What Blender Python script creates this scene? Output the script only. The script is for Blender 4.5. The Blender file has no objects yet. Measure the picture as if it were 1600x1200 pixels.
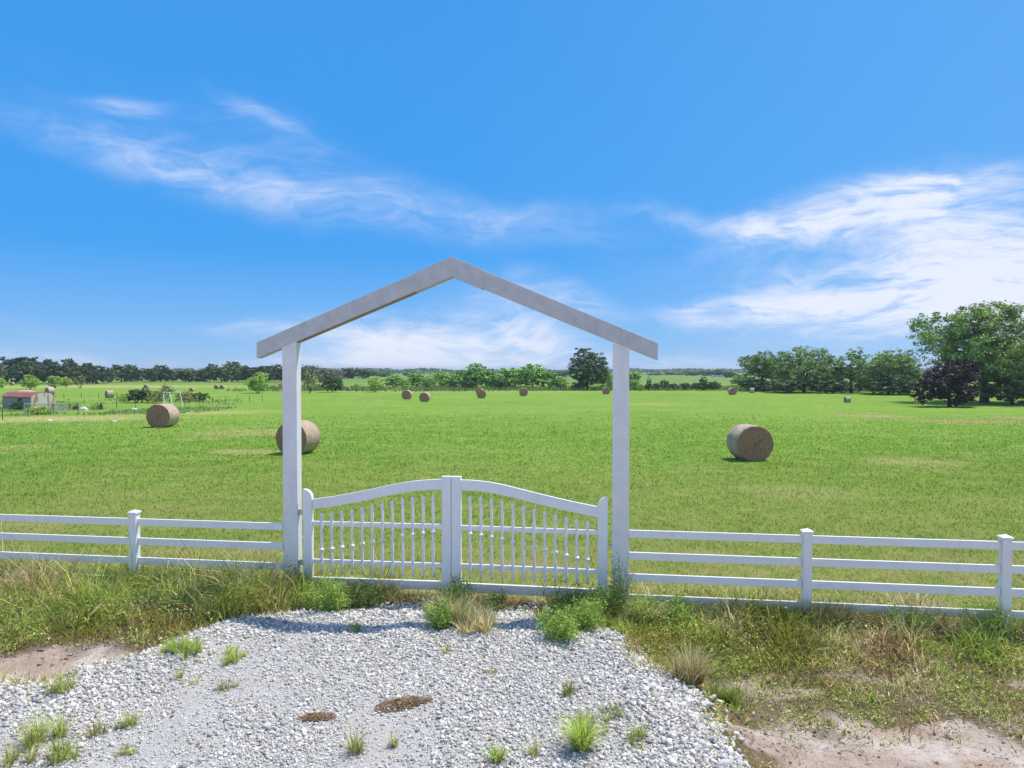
import bpy, math, random
import numpy as np
from mathutils import Vector
random.seed(7)
R = np.random.default_rng(11)
SC = bpy.context.scene
COL = SC.collection
rad = math.radians

# ------------------------------------------------------------------ camera
F = 1110.0; CAMZ = 4.0; PITCH = math.atan(22/1110)
cam = bpy.data.objects.new('camera', bpy.data.cameras.new('camera'))
COL.objects.link(cam)
cam.location = (0, 0, CAMZ)
cam.rotation_euler = (math.pi/2-PITCH, 0, 0)
cam.data.sensor_width = 36
cam.data.lens = 36*F/1600
cam.data.clip_start = 0.1; cam.data.clip_end = 12000
SC.camera = cam
cp, sp = math.cos(PITCH), math.sin(PITCH)
def ray(px, py):
    u = (px-800)/F; v = -(py-600)/F
    return np.array([u, cp+v*sp, -sp+v*cp])
# ------------------------------------------------------------------ noise + terrain
def _hash(ix, iy, s):
    n = (ix.astype(np.int64)*374761393 + iy.astype(np.int64)*668265263 + s*2147483647) & 0xffffffff
    n = ((n ^ (n >> 13))*1274126177) & 0xffffffff
    return ((n ^ (n >> 16)) & 0xffff)/65535.0
def vnoise(x, y, s=0):
    x = np.asarray(x, float); y = np.asarray(y, float)
    ix = np.floor(x); iy = np.floor(y); fx = x-ix; fy = y-iy
    fx = fx*fx*(3-2*fx); fy = fy*fy*(3-2*fy)
    a = _hash(ix, iy, s); b = _hash(ix+1, iy, s); c = _hash(ix, iy+1, s); d = _hash(ix+1, iy+1, s)
    return (a*(1-fx)+b*fx)*(1-fy) + (c*(1-fx)+d*fx)*fy
def fbm(x, y, s=0, o=4):
    t = 0; a = .5
    for k in range(o):
        t = t + a*vnoise(x*2**k, y*2**k, s+k*17); a *= .5
    return t/(1-.5**o)
def sstep(a, b, x):
    t = np.clip((np.asarray(x, float)-a)/(b-a), 0, 1); return t*t*(3-2*t)
def flat(px, py, z=0.0):
    r = ray(px, py); t = (z-CAMZ)/r[2]; return (r[0]*t, r[1]*t)
DRIVE = np.array([flat(*p) for p in [(-300, 1085), (0, 1072), (90, 1068), (150, 1042), (240, 1018), (300, 990), (370, 970), (450, 960),
    (540, 958), (600, 950), (650, 948), (690, 990), (750, 985), (775, 960), (825, 958), (850, 990), (930, 985), (975, 1000), (1005, 1035), (1050, 1075), (1085, 1120),
    (1125, 1180), (1160, 1260), (1200, 1700), (-1500, 1700), (-1200, 1150)]])
def sdf(x, y):
    x = np.asarray(x, float); y = np.asarray(y, float)
    d = np.full(x.shape, 1e9); ins = np.zeros(x.shape, bool)
    n = len(DRIVE)
    for i in range(n):
        a = DRIVE[i]; b = DRIVE[(i+1) % n]; e = b-a
        wx = x-a[0]; wy = y-a[1]
        t = np.clip((wx*e[0]+wy*e[1])/(e@e), 0, 1)
        d = np.minimum(d, (wx-e[0]*t)**2+(wy-e[1]*t)**2)
        c = ((a[1] > y) != (b[1] > y))
        with np.errstate(divide='ignore', invalid='ignore'):
            xi = (b[0]-a[0])*(y-a[1])/(b[1]-a[1]+1e-12)+a[0]
        ins ^= (c & (x < xi))
    d = np.sqrt(d)
    return np.where(ins, -d, d)
def zfar(x, y):
    r = np.hypot(x, y)
    z = -1.25*sstep(45, 120, r) + .8*sstep(500, 1700, r)
    z = z + (fbm(x/60+3, y/60, 5, 3)-.5)*.5*sstep(60, 200, r)
    return z
def zg(x, y):
    x = np.asarray(x, float); y = np.asarray(y, float)
    z = zfar(x, y)
    near = (np.abs(x) < 40) & (y < 14) & (y > -20)
    s = np.where(near, sdf(x+(fbm(x*2.2, y*2.2, 61, 2)-.5)*.42*near, y), 5.)
    off = sstep(-.15, .95, s)
    ditch = -.30*off*sstep(11.6, 9.6, y)*sstep(-20, -8, y)
    left = (x < 0)
    bump = (fbm(x*1.3, y*1.3, 9, 3)-.5)*.10 + (fbm(x*5, y*5, 19, 2)-.5)*.035
    crown = .07*np.exp(-((s+.35)/.4)**2)*(y < 11.5)          # windrow of stones along the edge
    k = sstep(15, 12, y)*(np.abs(x) < 60)
    return z + (ditch + bump*(.5+.5*off) + crown)*k
def ground(px, py):
    r = ray(px, py); t = (0-CAMZ)/r[2] if r[2] < -1e-4 else 2000
    for _ in range(30):
        z = float(zg(r[0]*t, r[1]*t)); t = .5*t+.5*(z-CAMZ)/r[2]
    return (r[0]*t, r[1]*t, z)
def at_dist(px, d):
    r = ray(px, 600); t = d/r[1]; x = r[0]*t
    return (x, d, float(zg(x, d)))
def height_at(x, y, py):          # z of the point above (x, y) seen at picture row py
    v0 = -(py-600)/F
    # row of a point: v = (z'*cp + y*sp)/(y*cp - z'*sp), solve for z'
    zz = y*(v0*cp - sp)/(cp + v0*sp)
    return CAMZ+zz

# ------------------------------------------------------------------ materials
MATS = {}
def newmat(name):
    m = bpy.data.materials.new(name); m.use_nodes = True
    m.node_tree.nodes.clear(); MATS[name] = m
    return m, m.node_tree
class NT:
    def __init__(s, nt): s.nt = nt
    def n(s, t, **kw):
        nd = s.nt.nodes.new(t)
        for k, v in kw.items():
            if k.startswith('i_'):
                nd.inputs[k[2:].replace('_', ' ')].default_value = v
            else: setattr(nd, k, v)
        return nd
    def put(s, sock, v):
        if isinstance(v, bpy.types.NodeSocket): s.nt.links.new(v, sock)
        else:
            if sock.type == 'RGBA' and len(v) == 3: v = (*v, 1)
            sock.default_value = v
    def m(s, op, a, b=0.0, c=None, clamp=False):
        nd = s.n('ShaderNodeMath', operation=op, use_clamp=clamp)
        s.put(nd.inputs[0], a); s.put(nd.inputs[1], b)
        if c is not None: s.put(nd.inputs[2], c)
        return nd.outputs[0]
    def mix(s, f, a, b, mode='MIX'):
        nd = s.n('ShaderNodeMix', data_type='RGBA', blend_type=mode)
        s.put(nd.inputs[0], f); s.put(nd.inputs[6], a); s.put(nd.inputs[7], b)
        return nd.outputs[2]
    def noise(s, vec, scale, detail=4, rough=.55, dist=0, col=False):
        nd = s.n('ShaderNodeTexNoise'); s.put(nd.inputs['Vector'], vec)
        nd.inputs['Scale'].default_value = scale; nd.inputs['Detail'].default_value = detail
        nd.inputs['Roughness'].default_value = rough; nd.inputs['Distortion'].default_value = dist
        return nd.outputs['Color' if col else 'Fac']
    def ramp(s, f, stops, interp='LINEAR'):
        nd = s.n('ShaderNodeValToRGB'); r = nd.color_ramp; r.interpolation = interp
        while len(r.elements) < len(stops): r.elements.new(.5)
        for e, (p, c) in zip(r.elements, stops):
            e.position = p; e.color = (c, c, c, 1) if not hasattr(c, '__len__') else (*c, 1)
        s.put(nd.inputs[0], f); return nd.outputs[0]
    def range(s, v, a, b, c=0., d=1.):
        nd = s.n('ShaderNodeMapRange', interpolation_type='SMOOTHSTEP')
        s.put(nd.inputs[0], v)
        for i, q in enumerate((a, b, c, d)): nd.inputs[i+1].default_value = q
        return nd.outputs[0]
    def mapv(s, vec, loc=(0, 0, 0), rot=(0, 0, 0), sc=(1, 1, 1)):
        nd = s.n('ShaderNodeMapping'); s.put(nd.inputs[0], vec)
        nd.inputs[1].default_value = loc; nd.inputs[2].default_value = rot; nd.inputs[3].default_value = sc
        return nd.outputs[0]
    def bump(s, h, strength=.5, dist=.02):
        nd = s.n('ShaderNodeBump'); s.put(nd.inputs['Height'], h)
        nd.inputs['Strength'].default_value = strength; nd.inputs['Distance'].default_value = dist
        return nd.outputs[0]
    def pos(s): return s.n('ShaderNodeNewGeometry').outputs['Position']
    def obj(s): return s.n('ShaderNodeTexCoord').outputs['Object']
    def attr(s, name, fac=False):
        return s.n('ShaderNodeAttribute', attribute_name=name).outputs['Fac' if fac else 'Color']
    def out(s, col, rough=.8, normal=None, metal=0., spec=.5, trans=None, tcol=None):
        p = s.n('ShaderNodeBsdfPrincipled')
        s.put(p.inputs['Base Color'], col); s.put(p.inputs['Roughness'], rough)
        p.inputs['Metallic'].default_value = metal
        p.inputs['Specular IOR Level'].default_value = spec
        if normal is not None: s.put(p.inputs['Normal'], normal)
        o = s.n('ShaderNodeOutputMaterial'); sh = p.outputs[0]
        if trans:
            t = s.n('ShaderNodeBsdfTranslucent'); s.put(t.inputs[0], tcol if tcol is not None else col)
            mx = s.n('ShaderNodeMixShader'); mx.inputs[0].default_value = trans
            s.nt.links.new(sh, mx.inputs[1]); s.nt.links.new(t.outputs[0], mx.inputs[2]); sh = mx.outputs[0]
        s.nt.links.new(sh, o.inputs[0])

# group: colour of the hay field as a function of world position
def field_group():
    g = bpy.data.node_groups.new('field_colour', 'ShaderNodeTree')
    g.interface.new_socket('Colour', in_out='OUTPUT', socket_type='NodeSocketColor')
    s = NT(g); P = s.pos()
    sep = s.n('ShaderNodeSeparateXYZ'); s.put(sep.inputs[0], P); X, Y = sep.outputs[0], sep.outputs[1]
    n1 = s.noise(P, .05, 4, .6); n2 = s.noise(P, .45, 4, .65); n3 = s.noise(s.mapv(P, sc=(.25, 1.2, 1)), .5, 3, .6)
    green = s.mix(s.range(n1, .35, .65), (.158, .300, .036), (.200, .345, .046))
    green = s.mix(s.m('MULTIPLY', s.range(n2, .42, .75), .8), green, (.31, .385, .085))
    near = s.m('MULTIPLY', s.range(Y, 26, 12), .55)
    green = s.mix(s.m('MULTIPLY', s.range(n3, .5, .72), s.m('ADD', .30, near)), green, (.43, .40, .15))
    n4 = s.noise(P, 1.1, 3, .6)
    strawy = s.m('MULTIPLY', s.range(n4, .40, .60), s.range(Y, 17.5, 12.8))
    green = s.mix(s.m('MULTIPLY', strawy, .75), green, (.50, .43, .19))
    warp = s.m('MULTIPLY_ADD', s.noise(P, .12, 4, .65), 2.4, -1.2)
    def ell(cx, cy, rx, ry, amp, col, cur):
        a = s.m('DIVIDE', s.m('SUBTRACT', X, cx), rx); b = s.m('DIVIDE', s.m('SUBTRACT', Y, cy), ry)
        r = s.m('ADD', s.m('SQRT', s.m('ADD', s.m('MULTIPLY', a, a), s.m('MULTIPLY', b, b))), s.m('MULTIPLY', warp, .42))
        return s.mix(s.m('MULTIPLY', s.range(r, 1.15, .35), amp), cur, col)
    c = green
    def E(px, py, wpx, ry, amp, col):
        nonlocal c
        x, y, z = ground(px, py)
        c = ell(x, y, wpx/F*y, ry, amp, col, c)
    straw = (.50, .43, .19); brown = (.46, .28, .17)
    tuft = s.noise(P, 2.6, 4, .7); c = s.mix(1., c, s.ramp(tuft, [(.30, .66), (.5, 1.), (.70, 1.30)]), 'MULTIPLY')
    E(60, 655, 260, 8, .85, straw); E(300, 645, 150, 9, .55, straw); E(380, 676, 110, 3.5, .5, straw)
    E(1360, 650, 85, 3.0, 1., brown); E(1510, 658, 110, 2.2, 1., brown); E(1600, 653, 50, 3, 1., brown)
    E(1020, 632, 60, 6, .7, (.38, .33, .14)); E(1420, 722, 80, 2.0, .55, straw); E(150, 604, 220, 26, .75, straw)
    E(380, 706, 70, 1.5, .7, straw); E(700, 612, 260, 7, .45, (.42, .42, .2)); E(30, 700, 60, 2, .35, straw)
    E(1250, 770, 120, 2, .35, straw); E(840, 640, 200, 4, .35, (.32, .36, .12)); E(380, 604, 200, 18, .5, straw)
    E(60, 820, 90, 1.2, .6, straw); E(830, 885, 120, .8, .8, (.50, .41, .17)); E(330, 862, 110, .6, .7, (.48, .41, .18))
    E(1100, 868, 80, .6, .6, (.47, .40, .17))
    # field colour mixed towards a darker dull green with distance
    far = s.range(Y, 210, 330)
    c = s.mix(s.m('MULTIPLY', far, .7), c, (.14, .21, .075))
    o = s.n('NodeGroupOutput'); s.put(o.inputs[0], c)
    return g
FG = field_group()

def mat_simple(name, col, rough=.6, nscale=6, namt=.12, bumps=0, metal=0, dirt=None, spec=.4, splash=False):
    m, nt = newmat(name); s = NT(nt); P = s.obj()
    n = s.noise(P, nscale, 5, .6)
    c = s.mix(s.range(n, .3, .7), tuple(v*(1-namt) for v in col), tuple(min(1, v*(1+namt)) for v in col))
    if dirt:
        n2 = s.noise(s.mapv(P, sc=(1, 1, .35)), 2.3, 6, .7)
        c = s.mix(s.m('MULTIPLY', s.range(n2, .52, .78), dirt[1]), c, dirt[0])
    if splash:
        W = s.pos(); sz = s.n('ShaderNodeSeparateXYZ'); s.put(sz.inputs[0], W)
        k = s.m('MULTIPLY', s.range(s.m('ADD', sz.outputs[2], s.m('MULTIPLY', s.noise(W, 9, 5, .7), -.35)), .22, -.12), .75)
        c = s.mix(k, c, (.34, .31, .20))
        c = s.mix(s.m('MULTIPLY', s.range(s.noise(s.mapv(W, sc=(1, 1, .22)), 14, 4, .7), .60, .74), .35), c, (.50, .50, .46))
    nrm = s.bump(s.noise(P, 90, 3, .6), bumps, .004) if bumps else None
    s.out(c, rough, nrm, metal, spec); return m
M_white = mat_simple('white_paint', (.80, .80, .80), .45, 4, .02, .12, dirt=((.55, .54, .48), .45), splash=True)
M_post = mat_simple('weathered_white_stucco', (.72, .72, .72), .7, 3, .05, .5, dirt=((.52, .52, .51), .5), splash=True)
M_beam = mat_simple('weathered_stucco_shade_darkened', (.50, .505, .51), .75, 5, .08, .5, dirt=((.34, .34, .34), .8))  # post finish made greyer: the beams' shade is in the base colour; stains real
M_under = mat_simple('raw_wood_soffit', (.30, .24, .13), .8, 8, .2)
M_galv = mat_simple('galvanised_steel', (.5, .52, .53), .5, 9, .1, 0, .5)
M_paleblue = mat_simple('pale_blue_pipe', (.66, .76, .78), .5, 5, .05)
M_rust = mat_simple('rusty_steel', (.16, .10, .07), .8, 9, .3)
M_redroof = mat_simple('faded_red_metal_roof', (.34, .11, .10), .65, 3, .3, dirt=((.52, .38, .32), .8))
M_pinkroof = mat_simple('pale_pink_metal_roof', (.66, .42, .36), .55, 3, .15)
M_tarp = mat_simple('white_tarp', (.75, .77, .80), .6, 6, .05)
M_dark = mat_simple('dark_scrap', (.06, .06, .07), .7, 6, .3)
M_greywall = mat_simple('grey_metal_siding', (.24, .26, .29), .6, 5, .2)
M_bark = mat_simple('bark', (.085, .065, .05), .9, 5, .3, .6)

def m_rustwall():
    m, nt = newmat('white_metal_with_rust'); s = NT(nt); P = s.obj()
    w = s.n('ShaderNodeTexWave', wave_type='BANDS', bands_direction='Y'); s.put(w.inputs[0], P); w.inputs[1].default_value = 2.2
    n = s.noise(s.mapv(P, sc=(1, 1.6, .35)), 1.4, 5, .6)
    c = s.mix(s.m('MULTIPLY', s.range(n, .50, .60), .85), (.72, .68, .60), (.52, .19, .06))
    c = s.mix(s.m('MULTIPLY', w.outputs[1], .18), c, (.35, .22, .14))
    s.out(c, .6, s.bump(w.outputs[1], .5, .03)); return m
M_rustwall = m_rustwall()

def m_hay():
    m, nt = newmat('net_wrapped_hay'); s = NT(nt); P = s.obj()
    n = s.noise(s.mapv(P, sc=(1, 1, 1)), 3, 6, .7); n2 = s.noise(s.mapv(P, sc=(6, 1.2, 6)), 14, 4, .7)
    w = s.n('ShaderNodeTexWave', wave_type='BANDS', bands_direction='Y'); s.put(w.inputs[0], P)
    w.inputs[1].default_value = 5; w.inputs[2].default_value = 3; w.inputs[3].default_value = 3
    c = s.mix(s.range(n, .3, .7), (.40, .28, .21), (.68, .55, .46))
    c = s.mix(s.m('MULTIPLY', s.range(n2, .45, .7), .5), c, (.25, .165, .10))
    c = s.mix(s.m('MULTIPLY', w.outputs[1], .25), c, (.68, .60, .53))
    tint = s.n('ShaderNodeObjectInfo').outputs['Random']
    c = s.mix(s.m('MULTIPLY', tint, .35), c, (.42, .30, .17))
    s.out(c, .9, s.bump(n2, 1, .03), spec=.2)
    m2, nt = newmat('hay_end'); s = NT(nt); P = s.obj()
    sep = s.n('ShaderNodeSeparateXYZ'); s.put(sep.inputs[0], s.mapv(P, loc=(0, 0, -.8))); x, z = sep.outputs[0], sep.outputs[2]
    r = s.m('SQRT', s.m('ADD', s.m('MULTIPLY', x, x), s.m('MULTIPLY', z, z)))
    a = s.m('ARCTAN2', z, x)
    nn = s.noise(P, 3, 4, .6)
    spir = s.m('SINE', s.m('ADD', s.m('MULTIPLY', r, 70), s.m('ADD', a, s.m('MULTIPLY', nn, 9))))
    n = s.noise(P, 22, 5, .75); nb = s.noise(P, 2.5, 3)
    c = s.mix(s.range(n, .3, .7), (.17, .08, .048), (.60, .37, .24))
    c = s.mix(s.m('MULTIPLY', s.range(spir, -.4, 1), .22), c, (.20, .12, .075))
    c = s.mix(s.m('MULTIPLY', s.range(nb, .4, .65), .4), c, (.30, .20, .14))
    h = s.m('ADD', s.m('MULTIPLY', spir, .12), n)
    s.out(c, .95, s.bump(h, 1, .04), spec=.15)
    return m, m2
M_hay, M_hayend = m_hay()

def m_leaf(name, trans=.35, rough=.6, field=False):
    m, nt = newmat(name); s = NT(nt)
    c = s.attr('col')
    if field:
        g = s.n('ShaderNodeGroup'); g.node_tree = FG
        c = s.mix(1., g.outputs[0], c, 'MULTIPLY')
    s.out(c, rough, None, 0, .08, trans)
    return m
M_blade = m_leaf('grass_blade', .35)
M_lawn = m_leaf('lawn_blade', .40, .6, True)
def m_crown(name, a, b, hue_var=.06):
    """leaf colour = attribute 'col' (light/dark leaf variation) times the tree's own tint"""
    m, nt = newmat(name); s = NT(nt)
    rnd = s.n('ShaderNodeObjectInfo').outputs['Random']
    c = s.mix(rnd, a, b)
    c = s.mix(1., c, s.attr('col'), 'MULTIPLY')
    s.out(c, .6, None, 0, .3, .16)
    return m
C_oak = m_crown('oak_leaves', (0.182, 0.292, 0.080), (0.213, 0.325, 0.087))
C_dark = m_crown('dark_leaves', (0.074, 0.139, 0.050), (0.099, 0.174, 0.056))
C_mid = m_crown('hedgerow_leaves', (0.220, 0.398, 0.099), (0.328, 0.538, 0.137))
C_bright = m_crown('willow_leaves', (0.338, 0.503, 0.079), (0.403, 0.554, 0.122))
C_olive = m_crown('olive_leaves', (0.276, 0.324, 0.118), (0.344, 0.359, 0.152))
C_purple = m_crown('purple_leaves', (.040, .028, .032), (.046, .032, .036))
C_grey = m_crown('grey_green_leaves', (0.195, 0.227, 0.130), (0.247, 0.247, 0.169))
C_far = m_crown('far_wood_leaves', (.060, .105, .048), (.150, .225, .075))
C_weed = m_crown('weed_leaves', (.34, .50, .10), (.40, .56, .12))
C_weedd = m_crown('dark_weed_leaves', (.13, .21, .06), (.17, .26, .07))

def m_ground():
    m, nt = newmat('field_ground'); s = NT(nt); P = s.pos()
    g = s.n('ShaderNodeGroup'); g.node_tree = FG
    sep = s.n('ShaderNodeSeparateXYZ'); s.put(sep.inputs[0], P); Y = sep.outputs[1]
    f1 = s.noise(P, 1.6, 5, .7); f2 = s.noise(P, 11, 4, .7)
    c = s.mix(s.m('MULTIPLY', s.range(f1, .35, .68), .5), g.outputs[0], (.11, .20, .022))
    c = s.mix(s.m('MULTIPLY', s.range(f2, .5, .75), .45), c, (.24, .30, .09))
    thatch = s.mix(s.range(s.noise(P, 25, 4, .7), .35, .65), (.16, .17, .045), (.36, .33, .12))
    c = s.mix(s.range(Y, 40, 14, 0, .6), c, thatch)
    # soil
    a = s.attr('soil', True)
    n1 = s.noise(P, 1.1, 6, .65); n2 = s.noise(P, 16, 5, .7); n3 = s.noise(P, 60, 3, .6)
    soil = s.mix(s.range(n1, .38, .62), (.46, .345, .275), (.66, .565, .50))
    soil = s.mix(s.m('MULTIPLY', s.range(n2, .52, .72), .55), soil, (.26, .18, .135))
    soil = s.mix(s.m('MULTIPLY', s.range(n3, .60, .70), .5), soil, (.16, .12, .09))
    verge = s.mix(s.range(n2, .3, .7), (.11, .080, .045), (.26, .20, .12))  # soil brown taken darker, shadow under the verge grass put into its colour
    v = s.attr('verge', True)
    c = s.mix(v, c, verge); c = s.mix(a, c, soil)
    h = s.m('ADD', s.m('MULTIPLY', n2, 1.), s.m('MULTIPLY', n3, .4))
    h2 = s.m('MULTIPLY_ADD', s.noise(P, 7, 6, .75), 2., h)
    s.out(c, .95, s.bump(h2, .8, .05), spec=.05)
    return m
M_ground = m_ground()
def m_gravel():
    m, nt = newmat('crushed_gravel'); s = NT(nt); P = s.pos()
    def vor(sc):
        v = s.n('ShaderNodeTexVoronoi'); s.put(v.inputs['Vector'], P); v.inputs['Scale'].default_value = sc; return v
    v1 = vor(48); v2 = vor(110); n = s.noise(P, .9, 5, .6)
    sepc = s.n('ShaderNodeSeparateColor'); s.put(sepc.inputs[0], v1.outputs['Color'])
    c = s.mix(sepc.outputs[0], (.33, .325, .325), (.62, .61, .60))
    c = s.mix(s.m('MULTIPLY', s.range(sepc.outputs[1], .84, .96), .7), c, (.46, .35, .22))
    dust = s.mix(s.range(n, .35, .65), (.56, .525, .475), (.68, .645, .595))
    c = s.mix(s.range(n, .5, .35, .25, .7), c, dust)
    h = s.m('ADD', s.m('MULTIPLY', v1.outputs[0], -1), s.m('MULTIPLY', v2.outputs[0], -.5))
    s.out(c, .92, s.bump(h, 1, .02), spec=.2)
    m2, nt = newmat('gravel_stone'); s = NT(nt); P = s.pos()
    c = s.mix(s.m('MULTIPLY', s.range(s.noise(P, 35, 5, .7), .35, .7), .35), s.attr('col'), (.36, .35, .34))
    s.out(c, .85, s.bump(s.noise(P, 140, 3, .7), .5, .006), spec=.3)
    return m, m2
M_gravel, M_stone = m_gravel()

# ------------------------------------------------------------------ object helpers
def tag(o, label=None, cat=None, group=None, kind=None):
    if label: o['label'] = label
    if cat: o['category'] = cat
    if group: o['group'] = group
    if kind: o['kind'] = kind
    return o
def empty(name, loc, rz=0, label=None, cat=None, group=None):
    o = bpy.data.objects.new(name, None); COL.objects.link(o); o.empty_display_size = .2
    o.location = loc; o.rotation_euler = (0, 0, rz); return tag(o, label, cat, group)
def link(name, me, parent=None):
    o = bpy.data.objects.new(name, me); COL.objects.link(o)
    if parent: o.parent = parent
    return o
def mesh_np(name, V, T, mat, col=None, smooth=False, attrs=None):
    """V (n,3), T (m,3) or (m,4)"""
    me = bpy.data.meshes.new(name)
    V = np.asarray(V, np.float32); T = np.asarray(T, np.int32)
    k = T.shape[1]
    me.vertices.add(len(V)); me.vertices.foreach_set('co', V.ravel())
    me.loops.add(T.size); me.loops.foreach_set('vertex_index', T.ravel())
    me.polygons.add(len(T)); me.polygons.foreach_set('loop_start', np.arange(0, T.size, k, dtype=np.int32))
    me.polygons.foreach_set('loop_total', np.full(len(T), k, np.int32))
    me.update(calc_edges=True)
    if smooth: me.polygons.foreach_set('use_smooth', np.ones(len(T), bool))
    if col is not None:
        a = me.color_attributes.new('col', 'FLOAT_COLOR', 'POINT')
        c = np.ones((len(V), 4), np.float32); c[:, :3] = col
        a.data.foreach_set('color', c.ravel())
    for n, v in (attrs or {}).items():
        a = me.attributes.new(n, 'FLOAT', 'POINT'); a.data.foreach_set('value', np.asarray(v, np.float32))
    me.materials.append(mat)
    return me
class MB:
    def __init__(s): s.v = []; s.f = []; s.mi = []; s.cur = 0
    def add(s, vs, fs):
        b = len(s.v); s.v += [tuple(map(float, q)) for q in vs]; s.f += [tuple(b+i for i in q) for q in fs]; s.mi += [s.cur]*len(fs); return s
    def box(s, x0, x1, y0, y1, z0, z1):
        return s.add([(x0, y0, z0), (x1, y0, z0), (x1, y1, z0), (x0, y1, z0), (x0, y0, z1), (x1, y0, z1), (x1, y1, z1), (x0, y1, z1)],
                     [(3, 2, 1, 0), (4, 5, 6, 7), (0, 1, 5, 4), (1, 2, 6, 5), (2, 3, 7, 6), (3, 0, 4, 7)])
    def prism(s, pts, y0, y1):            # outline in x-z (counter-clockwise seen from -y), thickness along y
        n = len(pts)
        s.add([(x, y0, z) for x, z in pts]+[(x, y1, z) for x, z in pts],
              [tuple(range(n)), tuple(reversed(range(n, 2*n)))]+[(i, i+n, (i+1) % n+n, (i+1) % n) for i in range(n)])
        return s
    def lathe(s, cx, cy, prof, n=10):
        vs = []; fs = []
        for r, z in prof: vs += [(cx+r*math.cos(2*math.pi*k/n), cy+r*math.sin(2*math.pi*k/n), z) for k in range(n)]
        for i in range(len(prof)-1):
            for k in range(n): fs.append((i*n+k, i*n+(k+1) % n, (i+1)*n+(k+1) % n, (i+1)*n+k))
        fs.append(tuple(reversed(range(n)))); fs.append(tuple(range((len(prof)-1)*n, len(prof)*n)))
        return s.add(vs, fs)
    def tube(s, pts, rads, n=7):
        pts = [Vector(p) for p in pts]; vs = []; fs = []
        if not hasattr(rads, '__len__'): rads = [rads]*len(pts)
        for i, p in enumerate(pts):
            d = (pts[min(i+1, len(pts)-1)]-pts[max(i-1, 0)]).normalized()
            a = d.orthogonal().normalized(); 
            if abs(d.z) < .99: a = d.cross(Vector((0, 0, 1))).normalized()
            b = d.cross(a)
            vs += [p+rads[i]*(a*math.cos(2*math.pi*k/n)+b*math.sin(2*math.pi*k/n)) for k in range(n)]
        for i in range(len(pts)-1):
            for k in range(n): fs.append((i*n+(k+1) % n, i*n+k, (i+1)*n+k, (i+1)*n+(k+1) % n))
        fs.append(tuple(range(n))); fs.append(tuple(reversed(range((len(pts)-1)*n, len(pts)*n))))
        return s.add(vs, fs)
    def mesh(s, name, *mats, smooth=False, col=None):
        me = bpy.data.meshes.new(name); me.from_pydata(s.v, [], s.f)
        for m in mats: me.materials.append(m)
        if len(mats) > 1: me.polygons.foreach_set('material_index', s.mi)
        if smooth: me.polygons.foreach_set('use_smooth', [True]*len(s.f))
        me.validate(); me.update()
        return me
    def build(s, name, mat, parent=None, smooth=False, bevel=0, mats=None):
        o = link(name, s.mesh(name, *(mats or [mat]), smooth=smooth), parent)
        if bevel:
            b = o.modifiers.new('bevel', 'BEVEL'); b.width = bevel; b.segments = 2; b.limit_method = 'ANGLE'
        return o

# ------------------------------------------------------------------ ground
def verge_mask(x, y):            # 1 where rough ground in front of the fence
    fl = 12.31 - .1401*x          # fence line y at x
    return sstep(.35, -.15, y-fl)
def soil_mask(x, y):
    n = fbm(x*1.5, y*1.5, 33, 4)-.5
    L = sstep(-3.4, -4.4, x)*sstep(10.55, 10.15, y+n*1.1+.05*(x+6))
    Rr = sstep(2.7, 3.4, x+n*1.4)*sstep(8.7, 8.05, y+n*2.4+.05*(x-5))
    patches = sstep(.60, .70, fbm(x*1.1+9, y*1.6, 44, 3))*sstep(1.6, 2.4, x)*sstep(10.3, 9.5, y)
    return np.clip(np.maximum(np.maximum(L, Rr), patches*.9), 0, 1)*(y < 12)
def axis(a, b, st, lo, hi, g=1.12):
    mid = list(np.arange(a, b+1e-6, st)); s = st; v = b; up = []
    while v < hi: s *= g; v += s; up.append(v)
    s = st; v = a; dn = []
    while v > lo: s *= g; v -= s; dn.append(v)
    return np.array(dn[::-1]+mid+up)
xs = axis(-11, 10.5, .055, -4500, 4500); ys = axis(6.2, 13.5, .055, -600, 6000, 1.09)
XX, YY = np.meshgrid(xs, ys); ZZ = zg(XX, YY)
nx, ny = len(xs), len(ys)
V = np.stack([XX, YY, ZZ], -1).reshape(-1, 3)
idx = np.arange(nx*ny).reshape(ny, nx)
Q = np.stack([idx[:-1, :-1], idx[:-1, 1:], idx[1:, 1:], idx[1:, :-1]], -1).reshape(-1, 4)
me = mesh_np('field', V, Q, M_ground, smooth=True, attrs={'soil': soil_mask(XX, YY).ravel(), 'verge': verge_mask(XX, YY).ravel()})
tag(link('field', me), 'mown green hay field with bare earth along the front', None, None, 'structure')
# gravel driveway sheet
SD = sdf(XX+(fbm(XX*2.2, YY*2.2, 61, 2)-.5)*.42, YY)
cell = (SD < .12)
qm = cell[:-1, :-1] & cell[:-1, 1:] & cell[1:, 1:] & cell[1:, :-1]
q2 = Q.reshape(ny-1, nx-1, 4)[qm]; used, inv = np.unique(q2, return_inverse=True)
V2 = V[used].copy(); V2[:, 2] += .010
me = mesh_np('gravel_driveway', V2, inv.reshape(-1, 4), M_gravel, smooth=True)
tag(link('gravel_driveway', me), 'pale crushed gravel driveway leading to the gate', None, None, 'structure')

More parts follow.
